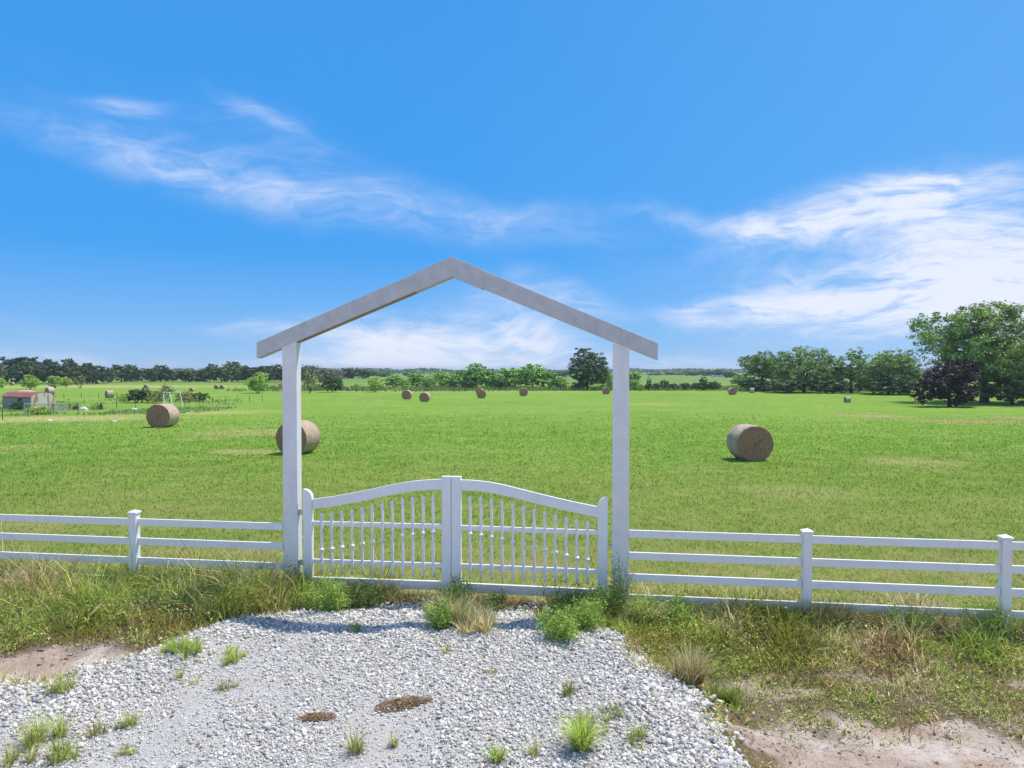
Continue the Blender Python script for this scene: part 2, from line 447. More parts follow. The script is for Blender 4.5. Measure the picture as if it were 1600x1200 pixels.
# ------------------------------------------------------------------ stones
ICO = None
def ico():
    t = (1+5**.5)/2
    v = np.array([(-1, t, 0), (1, t, 0), (-1, -t, 0), (1, -t, 0), (0, -1, t), (0, 1, t), (0, -1, -t), (0, 1, -t), (t, 0, -1), (t, 0, 1), (-t, 0, -1), (-t, 0, 1)])
    v /= np.linalg.norm(v[0])
    f = np.array([(0, 11, 5), (0, 5, 1), (0, 1, 7), (0, 7, 10), (0, 10, 11), (1, 5, 9), (5, 11, 4), (11, 10, 2), (10, 7, 6), (7, 1, 8),
                  (3, 9, 4), (3, 4, 2), (3, 2, 6), (3, 6, 8), (3, 8, 9), (4, 9, 5), (2, 4, 11), (6, 2, 10), (8, 6, 7), (9, 8, 1)])
    return v, f
def rotmats(n, flat=.5):
    q = R.normal(size=(n, 4)); q[:, 1:3] *= flat; q /= np.linalg.norm(q, axis=1)[:, None]
    w, x, y, z = q.T
    return np.stack([1-2*(y*y+z*z), 2*(x*y-z*w), 2*(x*z+y*w), 2*(x*y+z*w), 1-2*(x*x+z*z), 2*(y*z-x*w), 2*(x*z-y*w), 2*(y*z+x*w), 1-2*(x*x+y*y)], -1).reshape(n, 3, 3)
def stones(P, size, flat=.35):
    v, f = ico(); n = len(P)
    S = size[:, None]*np.stack([R.uniform(.8, 1.35, n), R.uniform(.6, 1., n), R.uniform(.4, .75, n)], -1)
    W = (v[None]+R.uniform(-.34, .34, (n, 12, 3)))*S[:, None, :]
    W = np.einsum('nij,nkj->nki', rotmats(n, flat), W)+P[:, None, :]
    T = (f[None]+(np.arange(n)*12)[:, None, None]).reshape(-1, 3)
    return W.reshape(-1, 3), T
def stone_cols(n):
    b = R.uniform(.40, .90, n)
    c = np.stack([b, b*.955, b*.89], -1)
    k = R.random(n)
    tan = k < .04; c[tan] = np.array([.62, .50, .35])*R.uniform(.8, 1.1, (tan.sum(), 1))
    dk = (k > .93); c[dk] *= .38
    bl = (k > .82) & (k < .93); c[bl] *= np.array([.66, .67, .70])
    rust = (k > .07) & (k < .075); c[rust] = (.42, .25, .14)
    return c
def drive_points(n, lo, hi):
    P = []
    while len(P) < n:
        x = R.uniform(-9.5, 3.2, n*2); y = R.uniform(6.3, 12.5, n*2)
        s = sdf(x+(fbm(x*2.2, y*2.2, 61, 2)-.5)*.42, y)
        ok = (s > lo) & (s < hi); P += list(zip(x[ok], y[ok]))
    P = np.array(P[:n]); return P
allV = []; allT = []; allC = []; base = 0
def addst(P2, size, sink=.25):
    global base
    z = zg(P2[:, 0], P2[:, 1])+.010
    P = np.stack([P2[:, 0], P2[:, 1], z+size*(.45-sink)], -1)
    W, T = stones(P, size); allV.append(W); allT.append(T+base); base += len(W)
    allC.append(np.repeat(stone_cols(len(P2)), 12, axis=0))
p = drive_points(52000, -9, .05); w = fbm(p[:, 0]*.8, p[:, 1]*.8, 71, 3)
p = p[(w+R.uniform(-.2, .2, len(p))) > .32]
addst(p, R.uniform(.008, .019, len(p)), .1)
p = drive_points(13000, -9, .15); w = fbm(p[:, 0]*.8, p[:, 1]*.8, 71, 3); sd = sdf(p[:, 0], p[:, 1])
p = p[(w+R.uniform(-.25, .25, len(p))+np.where(sd > -.9, .2, -.05)) > .42]
addst(p, R.uniform(.018, .034, len(p)), .15)
p = drive_points(6500, -1.0, .30); p = p[(p[:, 0] > 0) | (fbm(p[:, 0]*1.2, p[:, 1]*1.2, 75, 2)+R.uniform(-.2, .2, len(p)) > .5)]; addst(p, .016+.026*R.random(len(p))**2.5, .15)
p = drive_points(600, -.45, .55); p = p[(p[:, 0] > 0) | (R.random(len(p)) < .45)]; p = p[R.random(len(p)) < .6]; addst(p, R.uniform(.030, .052, len(p)), .2)
me = mesh_np('gravel', np.concatenate(allV), np.concatenate(allT), M_stone, np.concatenate(allC))
tag(link('gravel', me), 'loose crushed limestone gravel lying on the driveway', None, None, 'stuff')
# the larger rocks one can point to
def rock_mesh(name, sz, colr, seed):
    rr = np.random.default_rng(seed+50); v, f = ico(); v = v+rr.uniform(-.30, .30, v.shape)
    # one subdivision
    vs = [tuple(q) for q in v]; cache = {}; F2 = []
    def mid(a, b):
        k = (min(a, b), max(a, b))
        if k not in cache:
            m_ = (np.array(vs[a])+np.array(vs[b]))/2*rr.uniform(.98, 1.12); vs.append(tuple(m_)); cache[k] = len(vs)-1
        return cache[k]
    for a, b, c in f:
        x, y, z = mid(a, b), mid(b, c), mid(c, a); F2 += [(a, x, z), (b, y, x), (c, z, y), (x, y, z)]
    W = np.array(vs); W = W*(1+rr.uniform(-.05, .05, (len(W), 1)))*np.array([1.25, .9, .72])*sz
    W[:, 2] = np.maximum(W[:, 2], -.35*sz)
    return mesh_np(name, W, np.array(F2), M_stone, np.tile(colr, (len(W), 1)))
ROCKS = [(1018, 1077, .085, (.66, .65, .64), 'rounded pale grey rock on the right edge of the gravel'),
    (1024, 1090, .09, (.60, .50, .36), 'tan rock just below the rounded grey rock on the gravel edge'),
    (996, 1034, .07, (.68, .67, .66), 'whitish rock at the top of the right gravel edge'),
    (1104, 1103, .085, (.70, .69, .68), 'lone white rock in the grass right of the gravel'),
    (1075, 1097, .06, (.66, .66, .66), 'small white rock just left of the lone rock in the grass'),
    (1052, 1110, .07, (.62, .58, .52), 'cream rock on the slope below the tan rock'),
    (938, 1059, .06, (.60, .61, .62), 'flat bluish grey rock lying in the right part of the gravel'),
    (940, 1006, .06, (.64, .64, .65), 'squarish light rock near the leafy weeds by the right gate post'),
    (1050, 1150, .06, (.66, .63, .58), 'pale angular rock low on the right gravel slope'),
    (1094, 1163, .065, (.70, .68, .65), 'white rock at the foot of the right gravel slope'),
    (1130, 1197, .075, (.62, .62, .63), 'grey rock at the bottom end of the right gravel slope'),
    (138, 1048, .085, (.62, .61, .58), 'grey flat rock slab between the mud and the gravel on the left'),
    (444, 1132, .05, (.42, .44, .47), 'dark grey stone left of the small dried grass clump'),
    (417, 1136, .055, (.60, .60, .60), 'light grey stone beside the dark stone in the gravel'),
    (208, 1043, .06, (.40, .42, .46), 'dark grey rock under the left grass clumps at the gravel edge')]
for i, (px, py, sz, cc, lab) in enumerate(ROCKS):
    x, y, z = ground(px, py)
    o = link('rock', rock_mesh('rock', sz*.9, tuple(.85*q for q in cc), i)); o.location = (x, y, z+.25*sz); o.rotation_euler = (0, 0, i*1.3)
    tag(o, lab, 'rock', 'rocks along the gravel')

n = 16000; x = np.where(R.random(n) < .5, R.uniform(-11, -4, n), R.uniform(2.4, 10, n)); y = R.uniform(6.6, 11, n); sm = soil_mask(x, y)
k = (R.random(n) < np.where((sm > .05) & (sm < .97), .9, .12*(sm > .5))) & (sdf(x, y) > .15); x, y = x[k], y[k]; n = len(x); sz = .006+np.where(x < 0, .036, .026)*R.random(n)**3.5
W, T = stones(np.stack([x, y, zg(x, y)+sz*.1], -1), sz); b_ = R.uniform(.6, 1.2, (n, 1)); cc = np.array([[.27, .18, .13], [.40, .29, .22], [.20, .14, .11], [.5, .42, .36]])[R.integers(0, 4, n)]*b_
tag(link('dirt_clods', mesh_np('dirt_clods', W, T, M_stone, np.repeat(cc, 12, axis=0))), 'small brown clods of earth on the bare soil', None, None, 'stuff')

# ------------------------------------------------------------------ grass blades
def blades(P, h, w, lean, cols, bendseed=None, droop=.5):
    n = len(P); az = R.uniform(0, 2*np.pi, n); la = R.uniform(0, 2*np.pi, n)
    sx, sy = np.cos(az), np.sin(az); lx, ly = np.cos(la)*lean, np.sin(la)*lean
    def pt(t, off, zz):
        k = t**1.6
        return np.stack([P[:, 0]+lx*h*k+sx*off, P[:, 1]+ly*h*k+sy*off, P[:, 2]+h*zz], -1)
    ze = np.sqrt(np.clip(1-(lean*.68)**2, .10, 1))
    v = np.stack([pt(0., -w, -.05), pt(0., w, -.05), pt(.55, -w*.8, .58*(ze*.5+.5)), pt(.55, w*.8, .58*(ze*.5+.5)), pt(1., 0*w, ze)], 1)
    f = np.array([(0, 1, 3), (0, 3, 2), (2, 3, 4)])
    T = (f[None]+(np.arange(n)*5)[:, None, None]).reshape(-1, 3)
    return v.reshape(-1, 3), T, np.repeat(cols, 5, axis=0)
def blades1(P, h, w, lean, cols):
    n = len(P); az = R.uniform(0, 2*np.pi, n); la = R.uniform(0, 2*np.pi, n)
    o = np.stack([np.cos(az)*w, np.sin(az)*w, 0*w], -1)
    tip = P+np.stack([np.cos(la)*lean*h, np.sin(la)*lean*h, h], -1)
    v = np.stack([P-o, P+o, tip], 1)
    return v.reshape(-1, 3), np.arange(n*3).reshape(-1, 3), np.repeat(cols, 3, axis=0)
# mown lawn, denser near the fence
n = 270000; u = R.random(n)
y = 11.0*np.exp(u*math.log(75/11.0)); x = R.uniform(-.86, .86, n)*(y+1.5)
fl = 12.31-.1401*x; ok = (y > fl+.05) & (np.abs(x) < 60); x, y = x[ok], y[ok]
n = len(x); nn = fbm(x*.9, y*.9, 3, 3); nh = fbm(x*3, y*3, 4, 2)
keep = (R.random(n) < .55+.6*nh)*(R.random(n) < 1-.97*sstep(28, 74, y)); x, y, nn = x[keep], y[keep], nn[keep]; n = len(x)
sc = (y/12)**.85
h = R.uniform(.025, .07, n)*(.6+.9*nn)*sc**.55; w = R.uniform(.004, .009, n)*sc
br = R.uniform(.62, 1.6, n); cols = np.stack([br, br*R.uniform(.95, 1.08, n), br], -1)
st = R.random(n) < .10; cols[st] *= np.array([1.7, 1.05, 2.0])
P = np.stack([x, y, zg(x, y)], -1)
vv, tt, cc = blades1(P, h, w, R.uniform(.1, 1.1, n), cols)
tag(link('field_grass', mesh_np('field_grass', vv, tt, M_lawn, cc)), 'short mown green grass covering the field', None, None, 'stuff')

# rough verge
GREEN = np.array([[.30, .40, .08], [.24, .34, .07], [.42, .48, .10], [.17, .25, .07], [.50, .55, .12]])
DRY = np.array([[.62, .52, .28], [.48, .38, .20], [.74, .65, .43], [.32, .22, .13], [.56, .48, .22]])
def pal(n, gfrac):
    g = GREEN[R.integers(0, 5, n)]; d = DRY[R.integers(0, 5, n)]
    c = np.where((R.random(n) < gfrac)[:, None], g, d)*R.uniform(.5, 1.9, (n, 1)); return c
def verge(n, x0, x1, y0, y1, hfun, denf, gf, lean=(.3, 1.5), wf=(.0035, .0085)):
    x = R.uniform(x0, x1, n); y = R.uniform(y0, y1, n)
    d = denf(x, y); k = R.random(n) < d; x, y, d = x[k], y[k], d[k]; n = len(x)
    clump = fbm(x*1.7, y*1.7, 81, 3)
    h = hfun(x, y)*(.25+2.6*clump**2)*R.uniform(.4, 1.3, n)*np.where(R.random(n) < .04, 1.5, 1); c = pal(n, np.clip(gf(x, y), 0, 1)); dk = sstep(.50, .64, fbm(x*1.4+3, y*1.4, 211, 3))[:, None]; c = c*(1-dk)+c*np.array([.80, .68, .60])*dk
    P = np.stack([x, y, zg(x, y)], -1)
    return blades(P, h, R.uniform(wf[0], wf[1], n), R.uniform(lean[0], lean[1], n), c)
def fence_y(x): return 12.31-.1401*x
def den_left(x, y):
    edge = 10.30+.45*sstep(-4.6, -3.6, x)-.05*(x+6)
    s = sdf(x, y); n_ = (fbm(x*2, y*2, 91, 3)-.5)
    a = sstep(0., .35, y+n_*.9-edge)*sstep(-.25, .2, s+n_*.5)
    gate = (x > -3.7); a = np.where(gate, a*.55*sstep(.05, .35, s), a)
    return a*np.where(y > fence_y(x)+.25, .10*(y < fence_y(x)+.9), 1.)
def den_right(x, y):
    s = sdf(x, y); n_ = (fbm(x*2+5, y*2, 92, 3)-.5)
    a = sstep(-.2, .25, s+n_*.45)
    low = sstep(7.7, 8.9, y+n_*2.4+.05*(x-5))
    strip = np.exp(-((x-2.65+n_*.6)/.42)**2)*.9*(fbm(x*3, y*3, 95, 2) > .36)
    bare = sstep(.58, .48, fbm(x*1.1+9, y*1.6, 44, 3)) if True else 1
    mid = np.where(y < 9.9, .42+.58*bare, 1)
    a = a*np.maximum(low*mid, strip)
    return a*np.where(y > fence_y(x)+.25, .10*(y < fence_y(x)+.9), 1.)
parts = [
    verge(56000, -12.5, -2.0, 9.5, 14.9, lambda x, y: .12+.31*sstep(10.2, 11.6, y), den_left, lambda x, y: .50+2.2*(fbm(x*.9, y*.9, 101, 3)-.5)),
    verge(12000, -2.6, 1.6, 11.2, 13.2, lambda x, y: .11+0*x, lambda x, y: sstep(-.1, .3, sdf(x, y))*.85*(y < fence_y(x)+.1), lambda x, y: .3+0*x),
    verge(62000, 1.0, 10.8, 7.0, 12.8, lambda x, y: .07+.20*sstep(9.2, 10.8, y), den_right, lambda x, y: .38+.35*sstep(9.3, 10.8, y)+2.4*(fbm(x*.9, y*.9, 103, 3)-.5)),
    verge(60000, -9.5, 4.0, 6.4, 12.2, lambda x, y: .07+.06*vnoise(x*2, y*2, 5), lambda x, y: sstep(-.75, .15, sdf(x, y))*sstep(.50, .66, fbm(x*1.6+4, y*1.6, 221, 3))*(sdf(x, y) < .5)*.55, lambda x, y: .45+.3*vnoise(x, y, 6)),
]
b = 0; vs_, ts_, cs_ = [], [], []
for v_, t_, c_ in parts: vs_.append(v_); ts_.append(t_+b); cs_.append(c_); b += len(v_)
tag(link('verge_grass', mesh_np('verge_grass', np.concatenate(vs_), np.concatenate(ts_), M_blade, np.concatenate(cs_))),
    'rough long grass and dry straw along the fence front', None, None, 'stuff')
# fine seeding stems and small leaves mixed through the verge
def leaf_cards(C, size, cols, up=.4, aspect=.42):
    n = len(C); a = R.normal(size=(n, 3)); a[:, 2] += up*0; a /= np.linalg.norm(a, axis=1)[:, None]
    b_ = R.normal(size=(n, 3)); b_ -= (b_*a).sum(1)[:, None]*a; b_ /= np.linalg.norm(b_, axis=1)[:, None]
    s_ = size[:, None]
    v = np.stack([C-a*s_, C+b_*s_*aspect, C+a*s_, C-b_*s_*aspect], 1)
    T = np.arange(n*4).reshape(-1, 4)
    return v.reshape(-1, 3), T, np.repeat(cols, 4, axis=0)
def scatter_leaves(n, x0, x1, y0, y1, den, zh, g):
    x = R.uniform(x0, x1, n); y = R.uniform(y0, y1, n); cl = fbm(x*2.3, y*2.3, 131, 3)
    k = (R.random(n) < den(x, y)) & (cl+R.uniform(-.1, .1, n) > .48); x, y = x[k], y[k]; n = len(x)
    C = np.stack([x, y, zg(x, y)+R.uniform(.02, 1, n)**.8*zh(x, y)], -1)
    return leaf_cards(C, R.uniform(.012, .028, n), pal(n, g))
a1 = scatter_leaves(60000, -12, -2.6, 10, 13.9, den_left, lambda x, y: .12+.2*sstep(10.2, 11.6, y), .75)
a2 = scatter_leaves(60000, 1.2, 10.8, 7.2, 12.4, den_right, lambda x, y: .06+.17*sstep(9.2, 10.8, y), .8)
tag(link('verge_weeds', mesh_np('verge_weeds', np.concatenate([a1[0], a2[0]]), np.concatenate([a1[1], a2[1]+len(a1[0])]), M_blade, np.concatenate([a1[2], a2[2]]))),
    'low leafy ground cover mixed through the rough grass', None, None, 'stuff')
# dead stalks and debris on the bare earth
n = 9000; x = np.where(R.random(n) < .35, R.uniform(-10, -4, n), R.uniform(2.4, 9.5, n)); y = R.uniform(6.8, 10.4, n)
k = (soil_mask(x, y) > .2) & (R.random(n) < .15+1.2*(fbm(x*2, y*2, 141, 3) > .53)); x, y = x[k], y[k]; n = len(x)
P = np.stack([x, y, zg(x, y)+.006], -1); L = R.uniform(.02, .11, n); az = R.normal(.2, .9, n)
D = np.stack([np.cos(az), np.sin(az), R.uniform(-.05, .3, n)], -1)*L[:, None]; W = np.stack([-np.sin(az), np.cos(az), 0*az], -1)*R.uniform(.0015, .005, n)[:, None]
vv = np.stack([P-W, P+W, P+D+W*.3, P+D-W*.3+np.array([0, 0, .002])], 1).reshape(-1, 3)
cc = np.repeat(np.array([[.16, .10, .06], [.35, .26, .15], [.10, .07, .05], [.45, .38, .25]])[R.integers(0, 4, n)], 4, axis=0)
tag(link('dry_litter', mesh_np('dry_litter', vv, np.arange(n*4).reshape(-1, 4), M_blade, cc)), 'dry stalks and litter on the bare earth', None, None, 'stuff')

# individual tufts standing in the gravel
def tuft_mesh(name, n, h, r, gf, lean=.8, wid=.004, dark=1.):
    n = int(n*1.7); nc = max(1, int(r/.03)); ca = R.uniform(0, 6.283, nc); cq = r*.85*R.random(nc)**.6; hs = R.uniform(.45, 1.1, nc)
    k = R.integers(0, nc, n); a = R.uniform(0, 6.283, n); q = R.random(n)*.03+.004
    x0 = cq[k]*np.cos(ca[k])+q*np.cos(a); y0 = cq[k]*np.sin(ca[k])+q*np.sin(a)
    L = 1.3*h*hs[k]*R.uniform(.45, 1.25, n); ln = R.uniform(.05, 1., n)**.7*1.25; wd = wid*R.uniform(.5, 1.25, n)
    dx, dy = np.cos(a), np.sin(a); pz = a+1.57+R.normal(0, .5, n); sx, sy = np.cos(pz)*wd, np.sin(pz)*wd
    ts = np.array([0, .35, .7, 1.]); V = []
    for t in ts:
        ang = ln*(.25+.75*t); rr_ = L*t*np.sin(ang)*.9; zz = L*t*np.cos(ang*.85); w_ = (1-t**2.2)
        cx, cy = x0+dx*rr_, y0+dy*rr_
        if t < 1: V += [np.stack([cx-sx*w_, cy-sy*w_, zz], -1), np.stack([cx+sx*w_, cy+sy*w_, zz], -1)]
        else: V += [np.stack([cx, cy, zz], -1)]
    v = np.stack(V, 1).reshape(-1, 3); v[:, 2] = np.maximum(v[:, 2], -.01)
    f = np.array([(0, 1, 3), (0, 3, 2), (2, 3, 5), (2, 5, 4), (4, 5, 6)]); t = (f[None]+(np.arange(n)*7)[:, None, None]).reshape(-1, 3)
    return mesh_np(name, v, t, M_blade, np.repeat(pal(n, gf)*dark, 7, axis=0))
TUFTS = [(280, 1022, 520, .22, .34, .95, 'bushy green grass clump on the left edge of the gravel', 1.1),
    (362, 1030, 300, .16, .26, .95, 'low green grass clump in the gravel right of the bushy clump', 1.1),
    (60, 1165, 300, .30, .26, .75, 'long bladed grass tuft at the far left of the gravel', 1.),
    (30, 1192, 120, .2, .14, .5, 'brown and green grass tuft in the bottom left corner', 1.),
    (100, 1188, 160, .2, .15, .8, 'yellow green grass tuft right of the long bladed tuft', 1.),
    (196, 1140, 120, .2, .12, .7, 'thin upright grass tuft on the left gravel near the front', 1.),
    (145, 1150, 90, .18, .12, .35, 'reddish dry sprig tuft between two grass tufts on the left', .8),
    (95, 1085, 120, .22, .16, .8, 'sparse grass tuft at the foot of the gravel beside the mud', 1.),
    (187, 1183, 150, .07, .16, .6, 'flat mossy grass patch in the lower left gravel', .9),
    (300, 1070, 120, .06, .13, .75, 'flat yellow green patch in the gravel below the bushy clump', 1.1),
    (355, 1080, 90, .12, .16, .35, 'dry branching weed in the left middle of the gravel', .7),
    (278, 1062, 40, .16, .04, .6, 'single thin sprig in the gravel below the bushy clump', .9),
    (555, 985, 160, .14, .18, .8, 'small green tuft at the arch shadow left of centre', .9),
    (552, 1180, 90, .24, .12, .5, 'thin upright tuft at the bottom left of centre', .9),
    (612, 1170, 45, .16, .08, .5, 'small yellow sprig right of the thin upright tuft', .9),
    (780, 1192, 160, .16, .09, .95, 'bright green seedling clump at the bottom centre', 1.2),
    (903, 1170, 520, .32, .15, .95, 'tall bright green grass tuft in the right front gravel', 1.25),
    (885, 1085, 90, .16, .14, .8, 'sparse dark weed sprig in the right gravel', .7),
    (945, 1130, 220, .16, .35, .75, 'spreading grey green weeds behind the tall grass tuft', .8),
    (700, 1022, 40, .1, .05, .6, 'tiny tan sprig in the middle of the gravel', 1.),
    (765, 1052, 50, .08, .08, .6, 'small low sprig right of the middle of the gravel', .8),
    (840, 1180, 40, .2, .08, .4, 'thin red brown sprig left of the tall grass tuft', .9),
    (1000, 1165, 150, .16, .2, .7, 'short grass tuft on the right gravel slope', .9)]
for i, (px, py, nb, h, r, gf, lab, dk) in enumerate(TUFTS):
    x, y, z = ground(px, py)
    o = link('grass_tuft', tuft_mesh('grass_tuft', nb, h, r, gf, .9, .0035, dk)); o.location = (x, y, z)
    tag(o, lab, 'grass tuft', 'grass tufts growing in the gravel')
# grassy mounds of dry growth: straw tussocks
for (px, py, nb, h, r, gf, dk, lab) in [
    (690, 975, 900, .42, .42, .22, 1.15, 'big straw coloured grass tussock in front of the gate centre'),
    (745, 985, 600, .34, .36, .15, 1.2, 'dry yellow tussock just right of the big straw tussock'),
    (1075, 1065, 500, .42, .22, .1, .8, 'grey dry spiky tussock at the right gravel edge'),
    (1135, 1095, 500, .22, .26, .95, .75, 'bluish green low tussock right of the grey spiky tussock'),
    (1000, 975, 600, .42, .34, .25, 1.1, 'pale straw tussock beside the leafy weeds at the right post'),
    (1290, 974, 600, .42, .42, .45, .6, 'dark tussock at the foot of the first right fence post'),
    (330, 932, 700, .46, .45, .45, .65, 'dark brown tall grass clump left of the arch'),
    (215, 926, 500, .46, .4, .7, .8, 'dark green grass clump around the left fence post')]:
    x, y, z = ground(px, py)
    o = link('grass_tussock', tuft_mesh('grass_tussock', nb, h, r, gf, .8, .0035, dk)); o.location = (x, y, z-.01)
    tag(o, lab, 'grass clump', 'tussocks in the rough grass')
# dried mown grass lying on the gravel
def dried(name, n, rx, ry, hh):
    a = R.uniform(0, 6.283, n); q = R.random(n)**.6*(.55+.75*vnoise(a*1.6, a*0+rx*9, 7))
    P = np.stack([rx*q*np.cos(a), ry*q*np.sin(a), hh*(.2+1.2*vnoise(q*np.cos(a)*4, q*np.sin(a)*3, 8))*(1-np.minimum(q*q, 1))*R.random(n)+.012], -1)
    az = R.uniform(0, 6.283, n); L = R.uniform(.03, .09, n)
    D = np.stack([np.cos(az), np.sin(az), R.uniform(-.35, .45, n)], -1)*L[:, None]
    W = np.stack([-np.sin(az), np.cos(az), .3*np.ones(n)], -1)*.0022
    v = np.stack([P-D/2-W, P-D/2+W, P+D/2+W, P+D/2-W], 1).reshape(-1, 3); v[:, 2] = np.maximum(v[:, 2], .004)
    c = np.array([[.26, .17, .10], [.42, .29, .18], [.15, .10, .065], [.55, .44, .30], [.30, .24, .12]])[R.integers(0, 5, n)]
    return mesh_np(name, v, np.arange(n*4).reshape(-1, 4), M_blade, np.repeat(c, 4, axis=0))
x, y, z = ground(634, 1101)
o = link('dried_grass_clump', dried('dried_grass_clump', 2600, .34, .14, .05)); o.location = (x, y, z+.01); o.rotation_euler = (0, 0, .35)
tag(o, 'larger long clump of dried brown grass lying on the gravel', 'dried grass')
x, y, z = ground(497, 1123)
o = link('dried_grass_clump', dried('dried_grass_clump', 1500, .21, .10, .035)); o.location = (x, y, z+.01); o.rotation_euler = (0, 0, .1)
tag(o, 'smaller clump of dried brown grass lying on the gravel', 'dried grass')

# leafy weeds by the gate
def weed(px, py, h, r, mat, lab, nst=26, dens=110, lsize=.021, tall=False):
    x, y, z = ground(px, py); root = empty('leafy_weed', (x, y, z), 0, lab, 'weed', 'leafy weeds round the gate')
    st = MB(); C = []
    for k in range(nst):
        a = R.uniform(0, 6.283); q = R.random()**.6; hh = h*R.uniform(.55, 1.05)*(1-.35*q)
        bx, by = .25*r*q*math.cos(a), .25*r*q*math.sin(a); tx, ty = r*q*math.cos(a), r*q*math.sin(a)
        pts = [(bx+(tx-bx)*t**1.4, by+(ty-by)*t**1.4, hh*t) for t in (0, .35, .7, 1)]
        st.tube(pts, [.004, .0035, .0025, .0012], 4)
        t = R.uniform(.18, 1.03, dens); sp = (.05+.07*np.sin(np.clip(t, 0, 1)*3.1))*(r/.35)**.5
        off = R.normal(size=(dens, 3))*sp[:, None]*.6
        C.append(np.stack([bx+(tx-bx)*t**1.4, by+(ty-by)*t**1.4, hh*t], -1)+off)
    C = np.concatenate(C); C[:, 2] = np.abs(C[:, 2])
    n = len(C); b_ = R.uniform(.55, 1.3, n); v, t, c = leaf_cards(C, R.uniform(.6, 1.3, n)*lsize, np.stack([b_*1.0, b_, b_*.9], -1), aspect=.33)
    link('foliage', mesh_np('foliage', v, t, mat, c), root)
    st.build('stem', M_weedstem, root)
M_weedstem = mat_simple('weed_stem', (.20, .22, .08), .7)
WEEDS = [(520, 958, .62, .30, C_weed, 'bright green leafy weed in front of the left gate leaf', 26, 130),
    (492, 948, .42, .30, C_weed, 'small bright weed left of the tall bright weed at the left gate leaf', 16, 110),
    (455, 938, .55, .24, C_weedd, 'dark leafy weed against the left arch post', 22, 110),
    (560, 948, .42, .34, C_weedd, 'dark weed patch under the bottom rail of the left gate leaf', 24, 100),
    (400, 945, .58, .36, C_weed, 'green weed among the brown grass left of the arch', 18, 90),
    (712, 953, .58, .26, C_weedd, 'dark green weed at the foot of the meeting gate stiles', 30, 120),
    (684, 985, .50, .16, C_weed, 'upright feathery green weed in the straw tussock', 20, 140),
    (772, 955, .36, .16, C_weedd, 'small dark weed under the right gate leaf', 14, 90),
    (868, 998, .42, .26, C_weed, 'low bright weed spreading onto the gravel before the right gate leaf', 26, 140),
    (912, 985, .48, .32, C_weed, 'bushy bright green weed in front of the right gate stile', 30, 140),
    (880, 965, .55, .30, C_weedd, 'dark leafy weed behind the bright weeds at the right gate leaf', 26, 110),
    (964, 962, .95, .22, C_weedd, 'tall dark vine like weed climbing the right arch post', 26, 70),
    (942, 965, .55, .20, C_weed, 'green weed between the gate stile and the right arch post', 18, 110),
    (1000, 972, .42, .32, C_weed, 'yellow green weed right of the right arch post', 22, 110),
    (1050, 968, .42, .30, C_weed, 'leafy weed under the fence rail right of the arch', 20, 100),
    (1545, 990, .48, .40, C_weed, 'green leafy weed near the last right fence post', 26, 100),
    (1410, 982, .40, .35, C_weed, 'low leafy weed midway between the two right fence posts', 22, 90)]
for w_ in WEEDS: weed(w_[0], w_[1], w_[2]*1.15, w_[3]*1.3, *w_[4:])

# ------------------------------------------------------------------ gateway, gate and fences
A0 = flat(0, 893.5, .19); 
PA = np.array([-9.67, 13.42]); PB = np.array([7.81, 10.97]); E_ = (PB-PA)/np.linalg.norm(PB-PA); N_ = np.array([-E_[1], E_[0]])  # N_ points away from camera
RZ = math.atan2(E_[1], E_[0])
ORG = PA+E_*np.dot(np.array([-1.03, 12.2])-PA, E_)
def gp(px, py, off=0.):
    """picture point on the fence plane (moved back by off) as (s, z) in the frame at ORG"""
    r = ray(px, py); o = ORG+N_*off
    t = (o@N_)/(r[:2]@N_); q = r[:2]*t
    return float((q-ORG)@E_), float(CAMZ+r[2]*t)
def gx(px, off=0.): return gp(px, 700, off)[0]
def frame(name, s0, lab, cat, group=None):
    q = ORG+E_*s0
    return empty(name, (q[0], q[1], 0), RZ, lab, cat, group)

# arch
arch = frame('entrance_arch', 0, 'tall grey white entrance arch with pitched top spanning the closed gate', 'arch')
TP = .19
def arch_pt(px, py): return gp(px, py, 0)
L0, R0 = gx(441.5), gx(464); L1, R1 = gx(957), gx(983)
zl = lambda px, py: gp(px, py)[1]
el, ap, er = arch_pt(401, 535), arch_pt(706, 402), arch_pt(1028, 536)
elb, apb, erb = arch_pt(401, 560), arch_pt(706, 431), arch_pt(1028, 563)
mx = ap[0]
def POSTZ(q):
    if q < mx: t = (q-elb[0])/(mx-elb[0]); return elb[1]+(apb[1]-elb[1])*t+.01
    t = (q-mx)/(erb[0]-mx); return apb[1]+(erb[1]-apb[1])*t+.01
for (a, b_, topy) in ((L0, R0, 548), (L1, R1, 548)):
    m = MB(); m.prism([(a, -.25), (b_, -.25), (b_, POSTZ(b_)), (a, POSTZ(a))], 0, TP); m.build('post', M_post, arch, bevel=.006)
fy0, fy1 = -.003, TP+.003
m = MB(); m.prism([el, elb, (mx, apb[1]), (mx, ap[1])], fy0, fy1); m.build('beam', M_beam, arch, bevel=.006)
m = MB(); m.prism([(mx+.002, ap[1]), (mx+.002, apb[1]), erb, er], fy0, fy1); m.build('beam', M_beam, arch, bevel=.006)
# ridge cap plate wrapping the joint
def onl(t, a, b_): return (a[0]+(b_[0]-a[0])*t, a[1]+(b_[1]-a[1])*t)
tA, tB = onl(.82, el, ap), onl(.15, ap, er); bA, bB = onl(.82, elb, (mx, apb[1])), onl(.15, (mx, apb[1]), erb)
e = .012
m = MB(); m.prism([(tA[0], tA[1]+e), (bA[0], bA[1]-e), (mx, apb[1]-e), (bB[0], bB[1]-e), (tB[0], tB[1]+e), (mx, ap[1]+e)], fy0-.006, fy1+.006); m.build('ridge_plate', M_beam, arch, bevel=.004)
